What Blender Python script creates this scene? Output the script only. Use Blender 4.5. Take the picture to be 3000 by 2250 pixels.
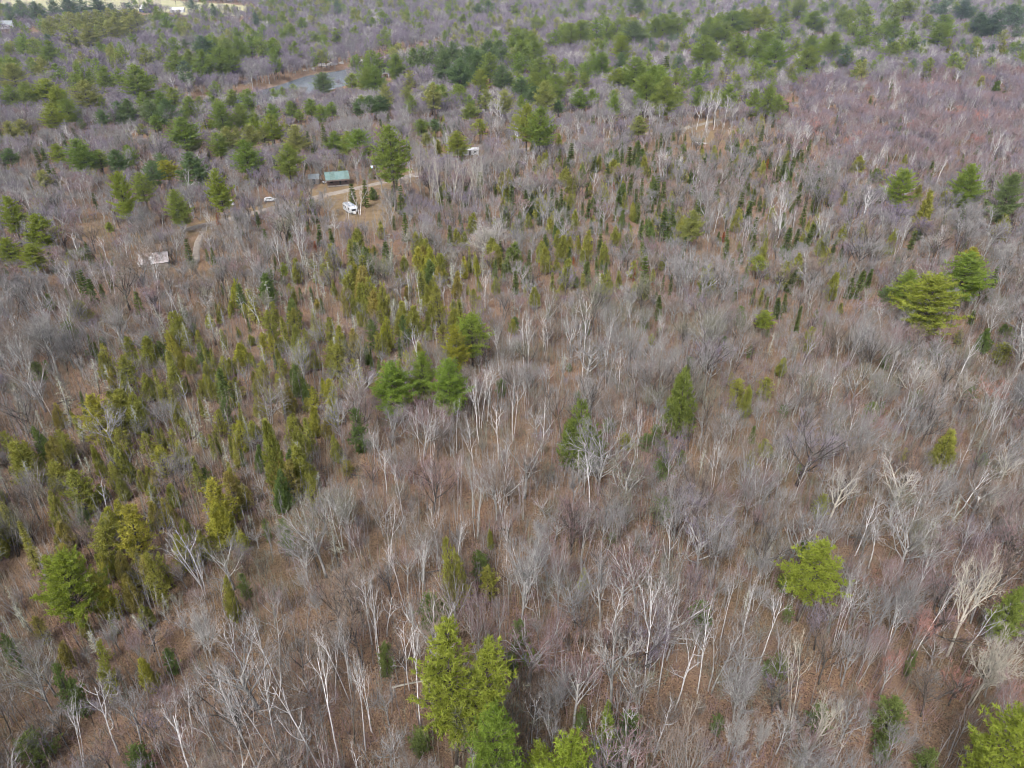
import bpy, math, random
import numpy as np
from mathutils import Vector, Matrix, Euler

for o in list(bpy.data.objects):
    bpy.data.objects.remove(o)
sc = bpy.context.scene
COL = sc.collection
R = math.radians
random.seed(11)
np.random.seed(11)

# ------------------------------------------------------------------ camera, sky, sun, exposure
CAM_H, PITCH, FPX = 70.0, 30.0, 2080.0          # drone height, degrees below level, focal length in 3000-px widths
cam_d = bpy.data.cameras.new('camera')
cam = bpy.data.objects.new('camera', cam_d)
COL.objects.link(cam)
cam.location = (0, 0, CAM_H)
cam.rotation_euler = (R(90 - PITCH), 0, 0)
cam_d.sensor_width = 36
cam_d.lens = FPX / 3000 * 36
cam_d.clip_start = 1
cam_d.clip_end = 20000
sc.camera = cam

world = bpy.data.worlds.new('World')
sc.world = world
world.use_nodes = True
wn = world.node_tree
wn.nodes.clear()
SUN_EL, SUN_AZ = 48, 205                         # high soft sun behind thin cloud, behind the camera to the left
sky = wn.nodes.new('ShaderNodeTexSky')
sky.sky_type = 'NISHITA'
sky.sun_disc = False
sky.sun_elevation = R(SUN_EL)
sky.sun_rotation = R(SUN_AZ)
sky.air_density = 1.0
sky.dust_density = 5.0
sky.ozone_density = 1.0
hsv = wn.nodes.new('ShaderNodeHueSaturation')    # overcast: the cloud layer takes most of the blue out
hsv.inputs['Saturation'].default_value = 0.42
bgn = wn.nodes.new('ShaderNodeBackground')
bgn.inputs['Strength'].default_value = 0.10
won = wn.nodes.new('ShaderNodeOutputWorld')
wn.links.new(sky.outputs[0], hsv.inputs['Color'])
wn.links.new(hsv.outputs[0], bgn.inputs['Color'])
wn.links.new(bgn.outputs[0], won.inputs['Surface'])

sun_d = bpy.data.lights.new('sun', 'SUN')
sun_d.energy = 1.5
sun_d.angle = R(12)
sun_d.color = (1.0, 0.975, 0.94)
sun = bpy.data.objects.new('sun', sun_d)
COL.objects.link(sun)
# direction towards the sun; sky rotation 0 = +Y, clockwise seen from above
saz = R(SUN_AZ)
sdir = Vector((math.sin(saz) * math.cos(R(SUN_EL)), math.cos(saz) * math.cos(R(SUN_EL)), math.sin(R(SUN_EL))))
sun.rotation_euler = sdir.to_track_quat('Z', 'Y').to_euler()
sun.location = sdir * 300

sc.view_settings.view_transform = 'Standard'
sc.view_settings.look = 'None'
sc.view_settings.exposure = 1.38
sc.view_settings.gamma = 1
sc.view_settings.use_curve_mapping = False
sc.render.engine = 'CYCLES'
cy = sc.cycles
cy.max_bounces = 3
cy.diffuse_bounces = 1
cy.glossy_bounces = 2
cy.transmission_bounces = 2
cy.transparent_max_bounces = 4
cy.volume_bounces = 0
cy.use_fast_gi = False
cy.use_denoising = True
cy.filter_width = 1.1
cy.use_adaptive_sampling = True
cy.adaptive_threshold = 0.08
cy.adaptive_min_samples = 24

# ------------------------------------------------------------------ terrain and pixel <-> place
CP, SP = math.cos(R(PITCH)), math.sin(R(PITCH))


def smooth(a, b, t):
    t = np.clip((t - a) / (b - a), 0, 1)
    return t * t * (3 - 2 * t)


def terrain0(x, y):
    z = 0.5 * np.sin(x * 0.021 + 1.3) * np.cos(y * 0.017) + 0.35 * np.sin(x * 0.053 + y * 0.041) + 0.12 * np.sin(x * 0.19 + 2) * np.sin(y * 0.23)
    s = np.maximum(0, y - 620)
    z = z + 40 * (1 - np.exp(-s * s / (s + 110.0) * 0.0009))
    z = z + smooth(900, 3500, np.hypot(x, y)) * 40
    return z


def ray(px, py):
    u = (1125 - py) / FPX
    r = (px - 1500) / FPX
    return np.array([r, CP + u * SP, -SP + u * CP])


def terr_s(x, y):
    """terrain0 for one point, in plain floats"""
    sin, cos = math.sin, math.cos
    z = 0.5 * sin(x * 0.021 + 1.3) * cos(y * 0.017) + 0.35 * sin(x * 0.053 + y * 0.041) + 0.12 * sin(x * 0.19 + 2) * sin(y * 0.23)
    s = y - 620 if y > 620 else 0.0
    t = min(max((math.hypot(x, y) - 900) / 2600, 0), 1)
    return z + 40 * (1 - math.exp(-s * s / (s + 110.0) * 0.0009)) + t * t * (3 - 2 * t) * 40


def at_height(px, py, h, terr=None):
    d = ray(px, py)
    dx, dy, dz = float(d[0]), float(d[1]), float(d[2])
    lo, hi = 10.0, 6000.0
    for _ in range(26):
        m = 0.5 * (lo + hi)
        if CAM_H + dz * m - terr_s(dx * m, dy * m) - h > 0:
            lo = m
        else:
            hi = m
    return np.array([dx * lo, dy * lo]), lo      # lo = depth along the axis


def project(x, y, z):
    dy, dz = y, z - CAM_H
    f = dy * CP - dz * SP
    u = dy * SP + dz * CP
    f = np.maximum(f, 1e-3)
    return 1500 + FPX * x / f, 1125 - FPX * u / f, f


def gpoly(pts):
    return np.array([at_height(px, py, 0)[0] for px, py in pts])


def inside(poly, x, y):
    x = np.asarray(x, float)
    y = np.asarray(y, float)
    c = np.zeros(x.shape, bool)
    n = len(poly)
    for i in range(n):
        x0, y0 = poly[i]
        x1, y1 = poly[i - 1]
        cond = ((y0 > y) != (y1 > y)) & (x < (x1 - x0) * (y - y0) / (y1 - y0 + 1e-12) + x0)
        c ^= cond
    return c


def seg_dist(line, x, y):
    x = np.asarray(x, float)
    y = np.asarray(y, float)
    best = np.full(x.shape, 1e9)
    for (x0, y0), (x1, y1) in zip(line[:-1], line[1:]):
        dx, dy = x1 - x0, y1 - y0
        t = np.clip(((x - x0) * dx + (y - y0) * dy) / (dx * dx + dy * dy + 1e-9), 0, 1)
        best = np.minimum(best, np.hypot(x - x0 - t * dx, y - y0 - t * dy))
    return best


river_line = gpoly([(840, 262), (910, 240), (985, 217), (1060, 203), (1120, 190), (1170, 172), (1235, 154), (1320, 140), (1440, 128), (1610, 118)])
river_line = np.vstack([river_line[0] + (river_line[0] - river_line[2]) * np.array([2.2, .5]), river_line])
RIVER_W = 24.0
road_line = gpoly([(430, 697), (470, 690), (560, 672), (680, 640), (800, 607), (930, 577), (1020, 558), (1100, 542), (1160, 528),
                   (1230, 508), (1330, 478), (1480, 446), (1640, 424), (1850, 398), (2000, 381), (2060, 362), (2167, 335), (2253, 316), (2343, 299), (2500, 280), (2800, 262), (3300, 240)])
drive_line = gpoly([(600, 668), (590, 690), (575, 720), (572, 750), (580, 785), (560, 800), (520, 795)])
clearings = [gpoly(p) for p in (
    [(950, 590), (1000, 570), (1145, 548), (1172, 590), (1160, 640), (1120, 668), (1030, 660), (960, 640)],
    [(1992, 394), (2060, 382), (2150, 385), (2170, 410), (2085, 424), (2003, 418)],
    [(180, 668), (250, 655), (330, 668), (340, 692), (240, 700), (180, 690)],
    [(900, 560), (960, 520), (1030, 528), (1040, 552), (960, 570)],
)]
fields = [gpoly(p) for p in (
    [(-500, 52), (-100, 50), (130, 44), (300, 36), (470, 33), (545, 44), (640, 50), (760, 44), (760, 26), (690, 12), (600, 8), (540, 3), (400, -8), (-500, -8)],
)]


def terrain(x, y):
    z = terrain0(x, y)
    d = seg_dist(river_line, x, y)
    k = 1 - smooth(RIVER_W * 0.8, RIVER_W * 1.35, d)
    z = z * (1 - k) + k * (-4.2)
    dr = seg_dist(road_line, x, y)
    return z + 0.0 * dr


def pix(px, py, h=0.0):
    p, dep = at_height(px, py, h)
    return Vector((p[0], p[1], float(terrain(p[0], p[1])))), dep


# ------------------------------------------------------------------ mesh collector
class MB:
    def __init__(self):
        self.v, self.f, self.n = [], [], 0
        self.sp, self.sq, self.sw = [], [], []

    def add(self, vs, fs):
        b = self.n
        self.v.extend(vs)
        self.n += len(vs)
        for f in fs:
            self.f.append(tuple(i + b for i in f))

    def box(self, c, s, rz=0.0):
        cx, cy_, cz = c
        hx, hy, hz = s[0] / 2, s[1] / 2, s[2] / 2
        co, si = math.cos(rz), math.sin(rz)
        vs = []
        for dz in (-hz, hz):
            for dx, dy in ((-hx, -hy), (hx, -hy), (hx, hy), (-hx, hy)):
                vs.append((cx + dx * co - dy * si, cy_ + dx * si + dy * co, cz + dz))
        self.add(vs, [(3, 2, 1, 0), (4, 5, 6, 7), (0, 1, 5, 4), (1, 2, 6, 5), (2, 3, 7, 6), (3, 0, 4, 7)])
        return self

    def tube(self, pts, rad, sides=4, cap=True):
        n = len(pts)
        ring = [(math.cos(6.2831853 * k / sides), math.sin(6.2831853 * k / sides)) for k in range(sides)]
        vs = []
        for i in range(n):
            p = pts[i]
            e, g = pts[min(i + 1, n - 1)], pts[max(i - 1, 0)]
            tx, ty, tz = e[0] - g[0], e[1] - g[1], e[2] - g[2]
            l = math.sqrt(tx * tx + ty * ty + tz * tz) + 1e-9
            tx, ty, tz = tx / l, ty / l, tz / l
            if abs(tx) < .8:
                bx, by, bz = 0.0, tz, -ty
            else:
                bx, by, bz = -tz, 0.0, tx
            l = math.sqrt(bx * bx + by * by + bz * bz) + 1e-9
            bx, by, bz = bx / l, by / l, bz / l
            cx, cy_, cz = ty * bz - tz * by, tz * bx - tx * bz, tx * by - ty * bx
            r = rad[i]
            for co, si in ring:
                vs.append((p[0] + (bx * co + cx * si) * r, p[1] + (by * co + cy_ * si) * r, p[2] + (bz * co + cz * si) * r))
        fs = []
        for i in range(n - 1):
            for k in range(sides):
                k2 = (k + 1) % sides
                fs.append((i * sides + k, i * sides + k2, (i + 1) * sides + k2, (i + 1) * sides + k))
        if cap:
            fs.append(tuple(range(sides))[::-1])
            fs.append(tuple((n - 1) * sides + k for k in range(sides)))
        self.add(vs, fs)
        return self

    def sliver(self, p, q, w, rng):
        """a thin flat twig or needle from p to q"""
        self.sp.append(p)
        self.sq.append(q)
        self.sw.append(w)

    def slivers(self, p, q, w):
        """many at once: arrays of starts, ends and widths"""
        self.sp.extend(p)
        self.sq.extend(q)
        self.sw.extend(w)

    def settle(self):
        if self.sp:
            p, q, w = np.array(self.sp), np.array(self.sq), np.array(self.sw)
            rng = np.random.default_rng(len(p))
            s = np.cross(q - p, rng.normal(size=p.shape))
            s *= (w * .5 / (np.linalg.norm(s, axis=1) + 1e-9))[:, None]
            v = np.stack([p + s, p - s, q], 1).reshape(-1, 3)
            b = self.n
            self.v.extend(map(tuple, v.tolist()))
            f = (np.arange(len(p) * 3).reshape(-1, 3) + b).tolist()
            self.f.extend(map(tuple, f))
            self.n += len(v)
            self.sp, self.sq, self.sw = [], [], []
        return self

    def mesh(self, name, mats=(), smooth_=False):
        self.settle()
        m = bpy.data.meshes.new(name)
        m.from_pydata(self.v, [], self.f)
        for x in mats:
            m.materials.append(x)
        if smooth_:
            m.polygons.foreach_set('use_smooth', [True] * len(m.polygons))
        return m

    def build(self, name, mat, parent=None, smooth_=False):
        o = bpy.data.objects.new(name, self.mesh(name, [mat], smooth_))
        COL.objects.link(o)
        if parent:
            o.parent = parent
        return o


def empty(name, loc, rz=0.0):
    o = bpy.data.objects.new(name, None)
    o.empty_display_size = .5
    COL.objects.link(o)
    o.location = loc
    o.rotation_euler = (0, 0, rz)
    return o


def tag(o, label=None, cat=None, group=None, kind=None):
    if label:
        o['label'] = label
    if cat:
        o['category'] = cat
    if group:
        o['group'] = group
    if kind:
        o['kind'] = kind
    return o


# ------------------------------------------------------------------ materials
def new_mat(name):
    m = bpy.data.materials.new(name)
    m.use_nodes = True
    n = m.node_tree
    n.nodes.clear()
    out = n.nodes.new('ShaderNodeOutputMaterial')
    return m, n, out


def mixrgb(n, a, b, fac, mode='MIX'):
    x = n.nodes.new('ShaderNodeMix')
    x.data_type = 'RGBA'
    x.blend_type = mode
    for sock, val in ((x.inputs[0], fac), (x.inputs[6], a), (x.inputs[7], b)):
        if isinstance(val, bpy.types.NodeSocket):
            n.links.new(val, sock)
        elif isinstance(val, (int, float)):
            sock.default_value = val
        else:
            sock.default_value = (*val, 1)
    return x.outputs[2]


def noise(n, coord, scale, detail=3, rough=.55):
    t = n.nodes.new('ShaderNodeTexNoise')
    t.inputs['Scale'].default_value = scale
    t.inputs['Detail'].default_value = detail
    t.inputs['Roughness'].default_value = rough
    if coord is not None:
        n.links.new(coord, t.inputs['Vector'])
    return t.outputs['Fac']


def ramp(n, fac, lo, hi):
    t = n.nodes.new('ShaderNodeMapRange')
    t.inputs['From Min'].default_value = lo
    t.inputs['From Max'].default_value = hi
    n.links.new(fac, t.inputs['Value'])
    return t.outputs['Result']


def leaf_mat(name, c1, c2, trans=0.3, zone=None):
    """foliage or twigs: colour drifts from tree to tree and from clump to clump"""
    m, n, out = new_mat(name)
    oi = n.nodes.new('ShaderNodeObjectInfo')
    geo = n.nodes.new('ShaderNodeNewGeometry')
    col = mixrgb(n, c1, c2, oi.outputs['Random'])
    cl = noise(n, geo.outputs['Position'], 0.9, 2)
    br = n.nodes.new('ShaderNodeMapRange')
    br.inputs['From Min'].default_value = .3
    br.inputs['From Max'].default_value = .7
    br.inputs['To Min'].default_value = .72
    br.inputs['To Max'].default_value = 1.25
    n.links.new(cl, br.inputs['Value'])
    vm = n.nodes.new('ShaderNodeVectorMath')
    vm.operation = 'SCALE'
    n.links.new(col, vm.inputs[0])
    n.links.new(br.outputs[0], vm.inputs['Scale'])
    d = n.nodes.new('ShaderNodeBsdfDiffuse')
    n.links.new(vm.outputs[0], d.inputs['Color'])
    last = d.outputs[0]
    if trans:
        t = n.nodes.new('ShaderNodeBsdfTranslucent')
        n.links.new(vm.outputs[0], t.inputs['Color'])
        mx = n.nodes.new('ShaderNodeMixShader')
        mx.inputs[0].default_value = trans
        n.links.new(d.outputs[0], mx.inputs[1])
        n.links.new(t.outputs[0], mx.inputs[2])
        last = mx.outputs[0]
    n.links.new(last, out.inputs['Surface'])
    return m


def bark_mat(name, c1, c2, scale=2.0, lo=.4, hi=.62, zs=0.4):
    m, n, out = new_mat(name)
    tc = n.nodes.new('ShaderNodeTexCoord')
    mp = n.nodes.new('ShaderNodeMapping')
    mp.inputs['Scale'].default_value = (1, 1, zs)
    n.links.new(tc.outputs['Object'], mp.inputs['Vector'])
    oi = n.nodes.new('ShaderNodeObjectInfo')
    f = ramp(n, noise(n, mp.outputs[0], scale, 4, .65), lo, hi)
    col = mixrgb(n, c1, c2, f)
    dk = n.nodes.new('ShaderNodeMapRange')
    dk.inputs['To Min'].default_value = .78
    dk.inputs['To Max'].default_value = 1.15
    n.links.new(oi.outputs['Random'], dk.inputs['Value'])
    vm = n.nodes.new('ShaderNodeVectorMath')
    vm.operation = 'SCALE'
    n.links.new(col, vm.inputs[0])
    n.links.new(dk.outputs[0], vm.inputs['Scale'])
    d = n.nodes.new('ShaderNodeBsdfDiffuse')
    n.links.new(vm.outputs[0], d.inputs['Color'])
    n.links.new(d.outputs[0], out.inputs['Surface'])
    return m


def plain_mat(name, c1, c2=None, scale=3.0, rough=.7, metal=0.0, lo=.35, hi=.65, detail=4):
    m, n, out = new_mat(name)
    b = n.nodes.new('ShaderNodeBsdfPrincipled')
    b.inputs['Roughness'].default_value = rough
    b.inputs['Metallic'].default_value = metal
    if c2:
        tc = n.nodes.new('ShaderNodeTexCoord')
        f = ramp(n, noise(n, tc.outputs['Object'], scale, detail, .6), lo, hi)
        n.links.new(mixrgb(n, c1, c2, f), b.inputs['Base Color'])
    else:
        b.inputs['Base Color'].default_value = (*c1, 1)
    n.links.new(b.outputs[0], out.inputs['Surface'])
    return m


M = {}
# needles
M['lime'] = leaf_mat('needles_lime', (0.24, 0.305, 0.045), (0.285, 0.32, 0.055), 0.45)
M['yellow'] = leaf_mat('needles_yellow', (0.29, 0.31, 0.035), (0.32, 0.315, 0.045), 0.45)
M['green'] = leaf_mat('needles_green', (0.2, 0.285, 0.06), (0.255, 0.305, 0.07), 0.45)
M['fresh'] = leaf_mat('needles_fresh', (0.2, 0.29, 0.05), (0.24, 0.31, 0.055), .45)
M['dark'] = leaf_mat('needles_dark', (0.135, 0.205, 0.078), (0.18, 0.235, 0.09), 0.4)
M['blue'] = leaf_mat('needles_blue', (0.13, 0.19, 0.115), (0.17, 0.22, 0.125), 0.4)
M['olive'] = leaf_mat('needles_olive', (0.28, 0.31, 0.085), (0.33, 0.335, 0.11), 0.45)
M['cedar'] = leaf_mat('cedar_scales', (0.245, 0.262, 0.056), (0.305, 0.298, 0.068), 0.45)
M['cedarm'] = leaf_mat('cedar_scales_rich', (.15, .195, .045), (.18, .21, .05), .4)
M['cedary'] = leaf_mat('cedar_scales_yellow', (0.31, 0.32, 0.05), (0.36, 0.335, 0.06), 0.45)
M['cedaro'] = leaf_mat('cedar_scales_ochre', (0.29, 0.26, 0.07), (0.33, 0.275, 0.08), 0.45)
M['cedard'] = leaf_mat('cedar_scales_deep', (0.12, 0.175, 0.05), (0.16, 0.2, 0.058), 0.4)
M['spruce'] = leaf_mat('spruce_needles', (0.085, 0.12, 0.036), (0.13, 0.16, 0.045), 0.35)
M['sprucel'] = leaf_mat('spruce_needles_olive', (0.22, 0.235, 0.055), (0.27, 0.26, 0.065), 0.4)
M['lichen'] = leaf_mat('lichen_tufts', (.27, .28, .21), (.33, .33, .27), .1)
M['bronze'] = leaf_mat('rust_needles', (.22, .065, .025), (.27, .11, .04), .2)
# bare twigs
M['tgrey'] = leaf_mat('twigs_grey', (0.178, 0.172, 0.172), (0.24, 0.23, 0.228), 0)
M['ttan'] = leaf_mat('twigs_tan', (0.165, 0.13, 0.108), (0.215, 0.17, 0.142), 0)
M['tlav'] = leaf_mat('twigs_lavender', (0.165, 0.14, 0.178), (0.212, 0.182, 0.222), 0)
M['tpink'] = leaf_mat('twigs_pink', (0.19, 0.132, 0.135), (0.24, 0.168, 0.17), 0)
M['tred'] = leaf_mat('twigs_red', (0.33, 0.15, 0.125), (0.37, 0.19, 0.16), 0)
M['tolive'] = leaf_mat('twigs_olive', (0.155, 0.153, 0.115), (0.2, 0.195, 0.15), 0)
M['tpale'] = leaf_mat('twigs_pale', (0.31, 0.295, 0.28), (0.38, 0.36, 0.345), 0)
M['tcream'] = leaf_mat('twigs_cream', (0.35, 0.325, 0.27), (0.42, 0.385, 0.32), 0)
# bark
M['bwhite'] = bark_mat('bark_birch', (0.28, 0.275, 0.275), (0.6, 0.59, 0.595), 1.3, .32, .56, 1.6)
M['bgrey'] = bark_mat('bark_grey', (0.18, 0.175, 0.17), (0.4, 0.39, 0.375), 1.6)
M['bdark'] = bark_mat('bark_dark', (.055, .048, .045), (.13, .115, .10), 2.2)
M['bcream'] = bark_mat('bark_cream', (0.27, 0.25, 0.21), (0.45, 0.42, 0.36), 1.3, .3, .6)
M['bpine'] = bark_mat('bark_pine', (.07, .058, .05), (.16, .135, .115), 2.0)

# ------------------------------------------------------------------ ground
def axis(a0, pts):
    v = [a0]
    for end, step in pts:
        while v[-1] < end:
            v.append(v[-1] + step)
    return np.array(v)


yy = axis(-120, [(20, 12), (330, 3.2), (500, 6), (900, 7), (1500, 14), (2500, 60), (7000, 500)])
xp = axis(0, [(150, 3.6), (420, 6.5), (900, 14), (1800, 40), (7000, 500)])
xx = np.concatenate([-xp[:0:-1], xp])
GX, GY = np.meshgrid(xx, yy)
GZ = terrain(GX, GY) + np.random.uniform(-.06, .06, GX.shape)
nx, ny = len(xx), len(yy)
gm = bpy.data.meshes.new('ground')
idx = np.arange(nx * ny).reshape(ny, nx)
quads = np.stack([idx[:-1, :-1], idx[:-1, 1:], idx[1:, 1:], idx[1:, :-1]], -1).reshape(-1, 4)
gm.vertices.add(nx * ny)
gm.vertices.foreach_set('co', np.stack([GX, GY, GZ], -1).astype(np.float32).ravel())
gm.loops.add(len(quads) * 4)
gm.loops.foreach_set('vertex_index', quads.astype(np.int32).ravel())
gm.polygons.add(len(quads))
gm.polygons.foreach_set('loop_start', np.arange(0, len(quads) * 4, 4, dtype=np.int32))
gm.polygons.foreach_set('loop_total', np.full(len(quads), 4, np.int32))
gm.polygons.foreach_set('use_smooth', np.ones(len(quads), bool))
gm.update(calc_edges=True)
cl_m = np.zeros(GX.shape)
for p in clearings:
    cl_m = np.maximum(cl_m, inside(p, GX, GY))
cl_m = np.maximum(cl_m, 1 - smooth(4, 9, seg_dist(road_line, GX, GY)))
fi_m = np.zeros(GX.shape)
for p in fields:
    fi_m = np.maximum(fi_m, inside(p, GX, GY))
bk_m = 1 - smooth(RIVER_W * .9, RIVER_W * 1.35, seg_dist(river_line, GX, GY))
for nm, arr in (('clear', cl_m), ('field', fi_m), ('bank', bk_m)):
    a = gm.attributes.new(nm, 'FLOAT', 'POINT')
    a.data.foreach_set('value', arr.astype(np.float32).ravel())


def ground_mat():
    m, n, out = new_mat('leaf_litter')
    geo = n.nodes.new('ShaderNodeNewGeometry')
    pos = geo.outputs['Position']
    big = ramp(n, noise(n, pos, .035, 3), .38, .62)
    mid = ramp(n, noise(n, pos, .35, 5, .65), .36, .64)
    fine = ramp(n, noise(n, pos, 3.2, 5, .75), .34, .66)
    c = mixrgb(n, (.205, .120, .082), (.125, .080, .060), mid)
    c = mixrgb(n, c, (.265, .172, .122), fine)
    vo = n.nodes.new('ShaderNodeTexVoronoi')
    vo.inputs['Scale'].default_value = 8.5
    n.links.new(pos, vo.inputs['Vector'])
    hs = n.nodes.new('ShaderNodeSeparateColor')
    n.links.new(vo.outputs['Color'], hs.inputs[0])
    c = mixrgb(n, c, (.33, .215, .13), ramp(n, hs.outputs[0], .74, .82))
    c = mixrgb(n, c, (.085, .06, .045), ramp(n, hs.outputs[1], .84, .9))
    c = mixrgb(n, c, (.13, .105, .06), mixrgb(n, (0, 0, 0), big, .55))
    c = mixrgb(n, c, (.29, .200, .150), mixrgb(n, (0, 0, 0), ramp(n, noise(n, pos, .13, 6, .7), .5, .68), .7))
    for nm, col1, col2 in (('clear', (.275, .20, .125), (.20, .145, .085)), ('field', (.44, .395, .27), (.33, .335, .19)), ('bank', (.24, .155, .105), (.28, .21, .16))):
        at = n.nodes.new('ShaderNodeAttribute')
        at.attribute_name = nm
        g = n.nodes.new('ShaderNodeMath')
        g.operation = 'ADD'
        n.links.new(at.outputs['Fac'], g.inputs[0])
        sh = n.nodes.new('ShaderNodeMapRange')
        sh.inputs['To Min'].default_value = -.7 if nm == 'clear' else -.45
        sh.inputs['To Max'].default_value = .5 if nm == 'clear' else .45
        n.links.new(noise(n, pos, .22, 4), sh.inputs['Value'])
        n.links.new(sh.outputs[0], g.inputs[1])
        f = ramp(n, g.outputs[0], .4, .65)
        cc = mixrgb(n, col1, col2, ramp(n, noise(n, pos, .05 if nm == 'field' else .3, 4), .38, .62))
        cc = mixrgb(n, cc, tuple(k * .7 for k in col2), mixrgb(n, (0, 0, 0), fine, .6))
        c = mixrgb(n, c, cc, f)
    b = n.nodes.new('ShaderNodeBsdfDiffuse')
    n.links.new(c, b.inputs['Color'])
    bp = n.nodes.new('ShaderNodeBump')
    bp.inputs['Strength'].default_value = .7
    bp.inputs['Distance'].default_value = .25
    n.links.new(fine, bp.inputs['Height'])
    n.links.new(bp.outputs[0], b.inputs['Normal'])
    n.links.new(b.outputs[0], out.inputs['Surface'])
    return m


gm.materials.append(ground_mat())
ground = bpy.data.objects.new('ground', gm)
COL.objects.link(ground)
tag(ground, 'forest floor of orange brown leaf litter under the bare trees', kind='structure')


def strip(name, line, half, lift, mat, sub=6, wob=.35):
    # dense polyline, then a strip a few centimetres above the ground
    pts = []
    for a, b in zip(line[:-1], line[1:]):
        L = np.linalg.norm(b - a)
        k = max(1, int(L / sub))
        for i in range(k):
            pts.append(a + (b - a) * i / k)
    pts.append(line[-1])
    pts = np.array(pts)
    for _ in range(6):
        pts[1:-1] = .25 * pts[:-2] + .5 * pts[1:-1] + .25 * pts[2:]
    t = np.gradient(pts, axis=0)
    t /= np.linalg.norm(t, axis=1)[:, None] + 1e-9
    nrm = np.stack([-t[:, 1], t[:, 0]], -1)
    mb = MB()
    rng = np.random.default_rng(5)
    K = 6
    for i, p in enumerate(pts):
        hw = half * (1 + wob * .3 * rng.normal())
        for k in range(K + 1):
            q = p + nrm[i] * hw * (2 * k / K - 1)
            crown = lift + .10 * (1 - (2 * k / K - 1) ** 2) - (.30 if k in (0, K) else 0)
            mb.v.append((q[0], q[1], float(terrain(q[0], q[1])) + crown))
    mb.n = len(mb.v)
    W = K + 1
    for i in range(len(pts) - 1):
        for k in range(K):
            mb.f.append((i * W + k, i * W + k + 1, (i + 1) * W + k + 1, (i + 1) * W + k))
    return mb.build(name, mat, smooth_=True)


dirt = plain_mat('road_dirt', (.26, .225, .19), (.17, .14, .115), .8, .95, detail=8)
tag(strip('road', road_line, 2.3, .16, dirt), 'pale dirt road winding through the woods past the cabin', kind='structure')
tag(strip('path', drive_line, 1.1, .20, dirt, 3), 'short pale dirt driveway leading to the rusty shed', kind='structure')

# river
wm, wnn, wout = new_mat('river_water')
wb = wnn.nodes.new('ShaderNodeBsdfPrincipled')
wb.inputs['Base Color'].default_value = (.11, .13, .15, 1)
wb.inputs['Roughness'].default_value = .24
wg = wnn.nodes.new('ShaderNodeNewGeometry')
wbp = wnn.nodes.new('ShaderNodeBump')
wbp.inputs['Strength'].default_value = .5
wbp.inputs['Distance'].default_value = .3
wnn.links.new(noise(wnn, wg.outputs['Position'], .7, 4), wbp.inputs['Height'])
wnn.links.new(wbp.outputs[0], wb.inputs['Normal'])
wnn.links.new(wb.outputs[0], wout.inputs['Surface'])
mb = MB()
t = np.gradient(river_line, axis=0)
t /= np.linalg.norm(t, axis=1)[:, None]
nrm = np.stack([-t[:, 1], t[:, 0]], -1)
for p, q in zip(river_line, nrm):
    for s in (-1.45, 1.45):
        w = p + q * s * RIVER_W
        mb.v.append((w[0], w[1], -2.0))
mb.n = len(mb.v)
for i in range(len(river_line) - 1):
    mb.f.append((2 * i, 2 * i + 1, 2 * i + 3, 2 * i + 2))
tag(mb.build('river', wm), 'grey blue river bend between wooded banks', kind='structure')

# ------------------------------------------------------------------ tree prototypes
UP = np.array([0, 0, 1.0])


def nrmz(v):
    return v / (math.sqrt(v[0] * v[0] + v[1] * v[1] + v[2] * v[2]) + 1e-9)


def cross(a, b):
    return np.array([a[1] * b[2] - a[2] * b[1], a[2] * b[0] - a[0] * b[2], a[0] * b[1] - a[1] * b[0]])


def unit(a):
    return a / (np.linalg.norm(a, axis=1)[:, None] + 1e-9)


def turn(d, ang, az):
    a = np.array([1.0, 0, 0]) if abs(d[2]) > .8 else UP
    b = nrmz(cross(d, a))
    c = cross(d, b)
    return nrmz(d * math.cos(ang) + (b * math.cos(az) + c * math.sin(az)) * math.sin(ang))


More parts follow.
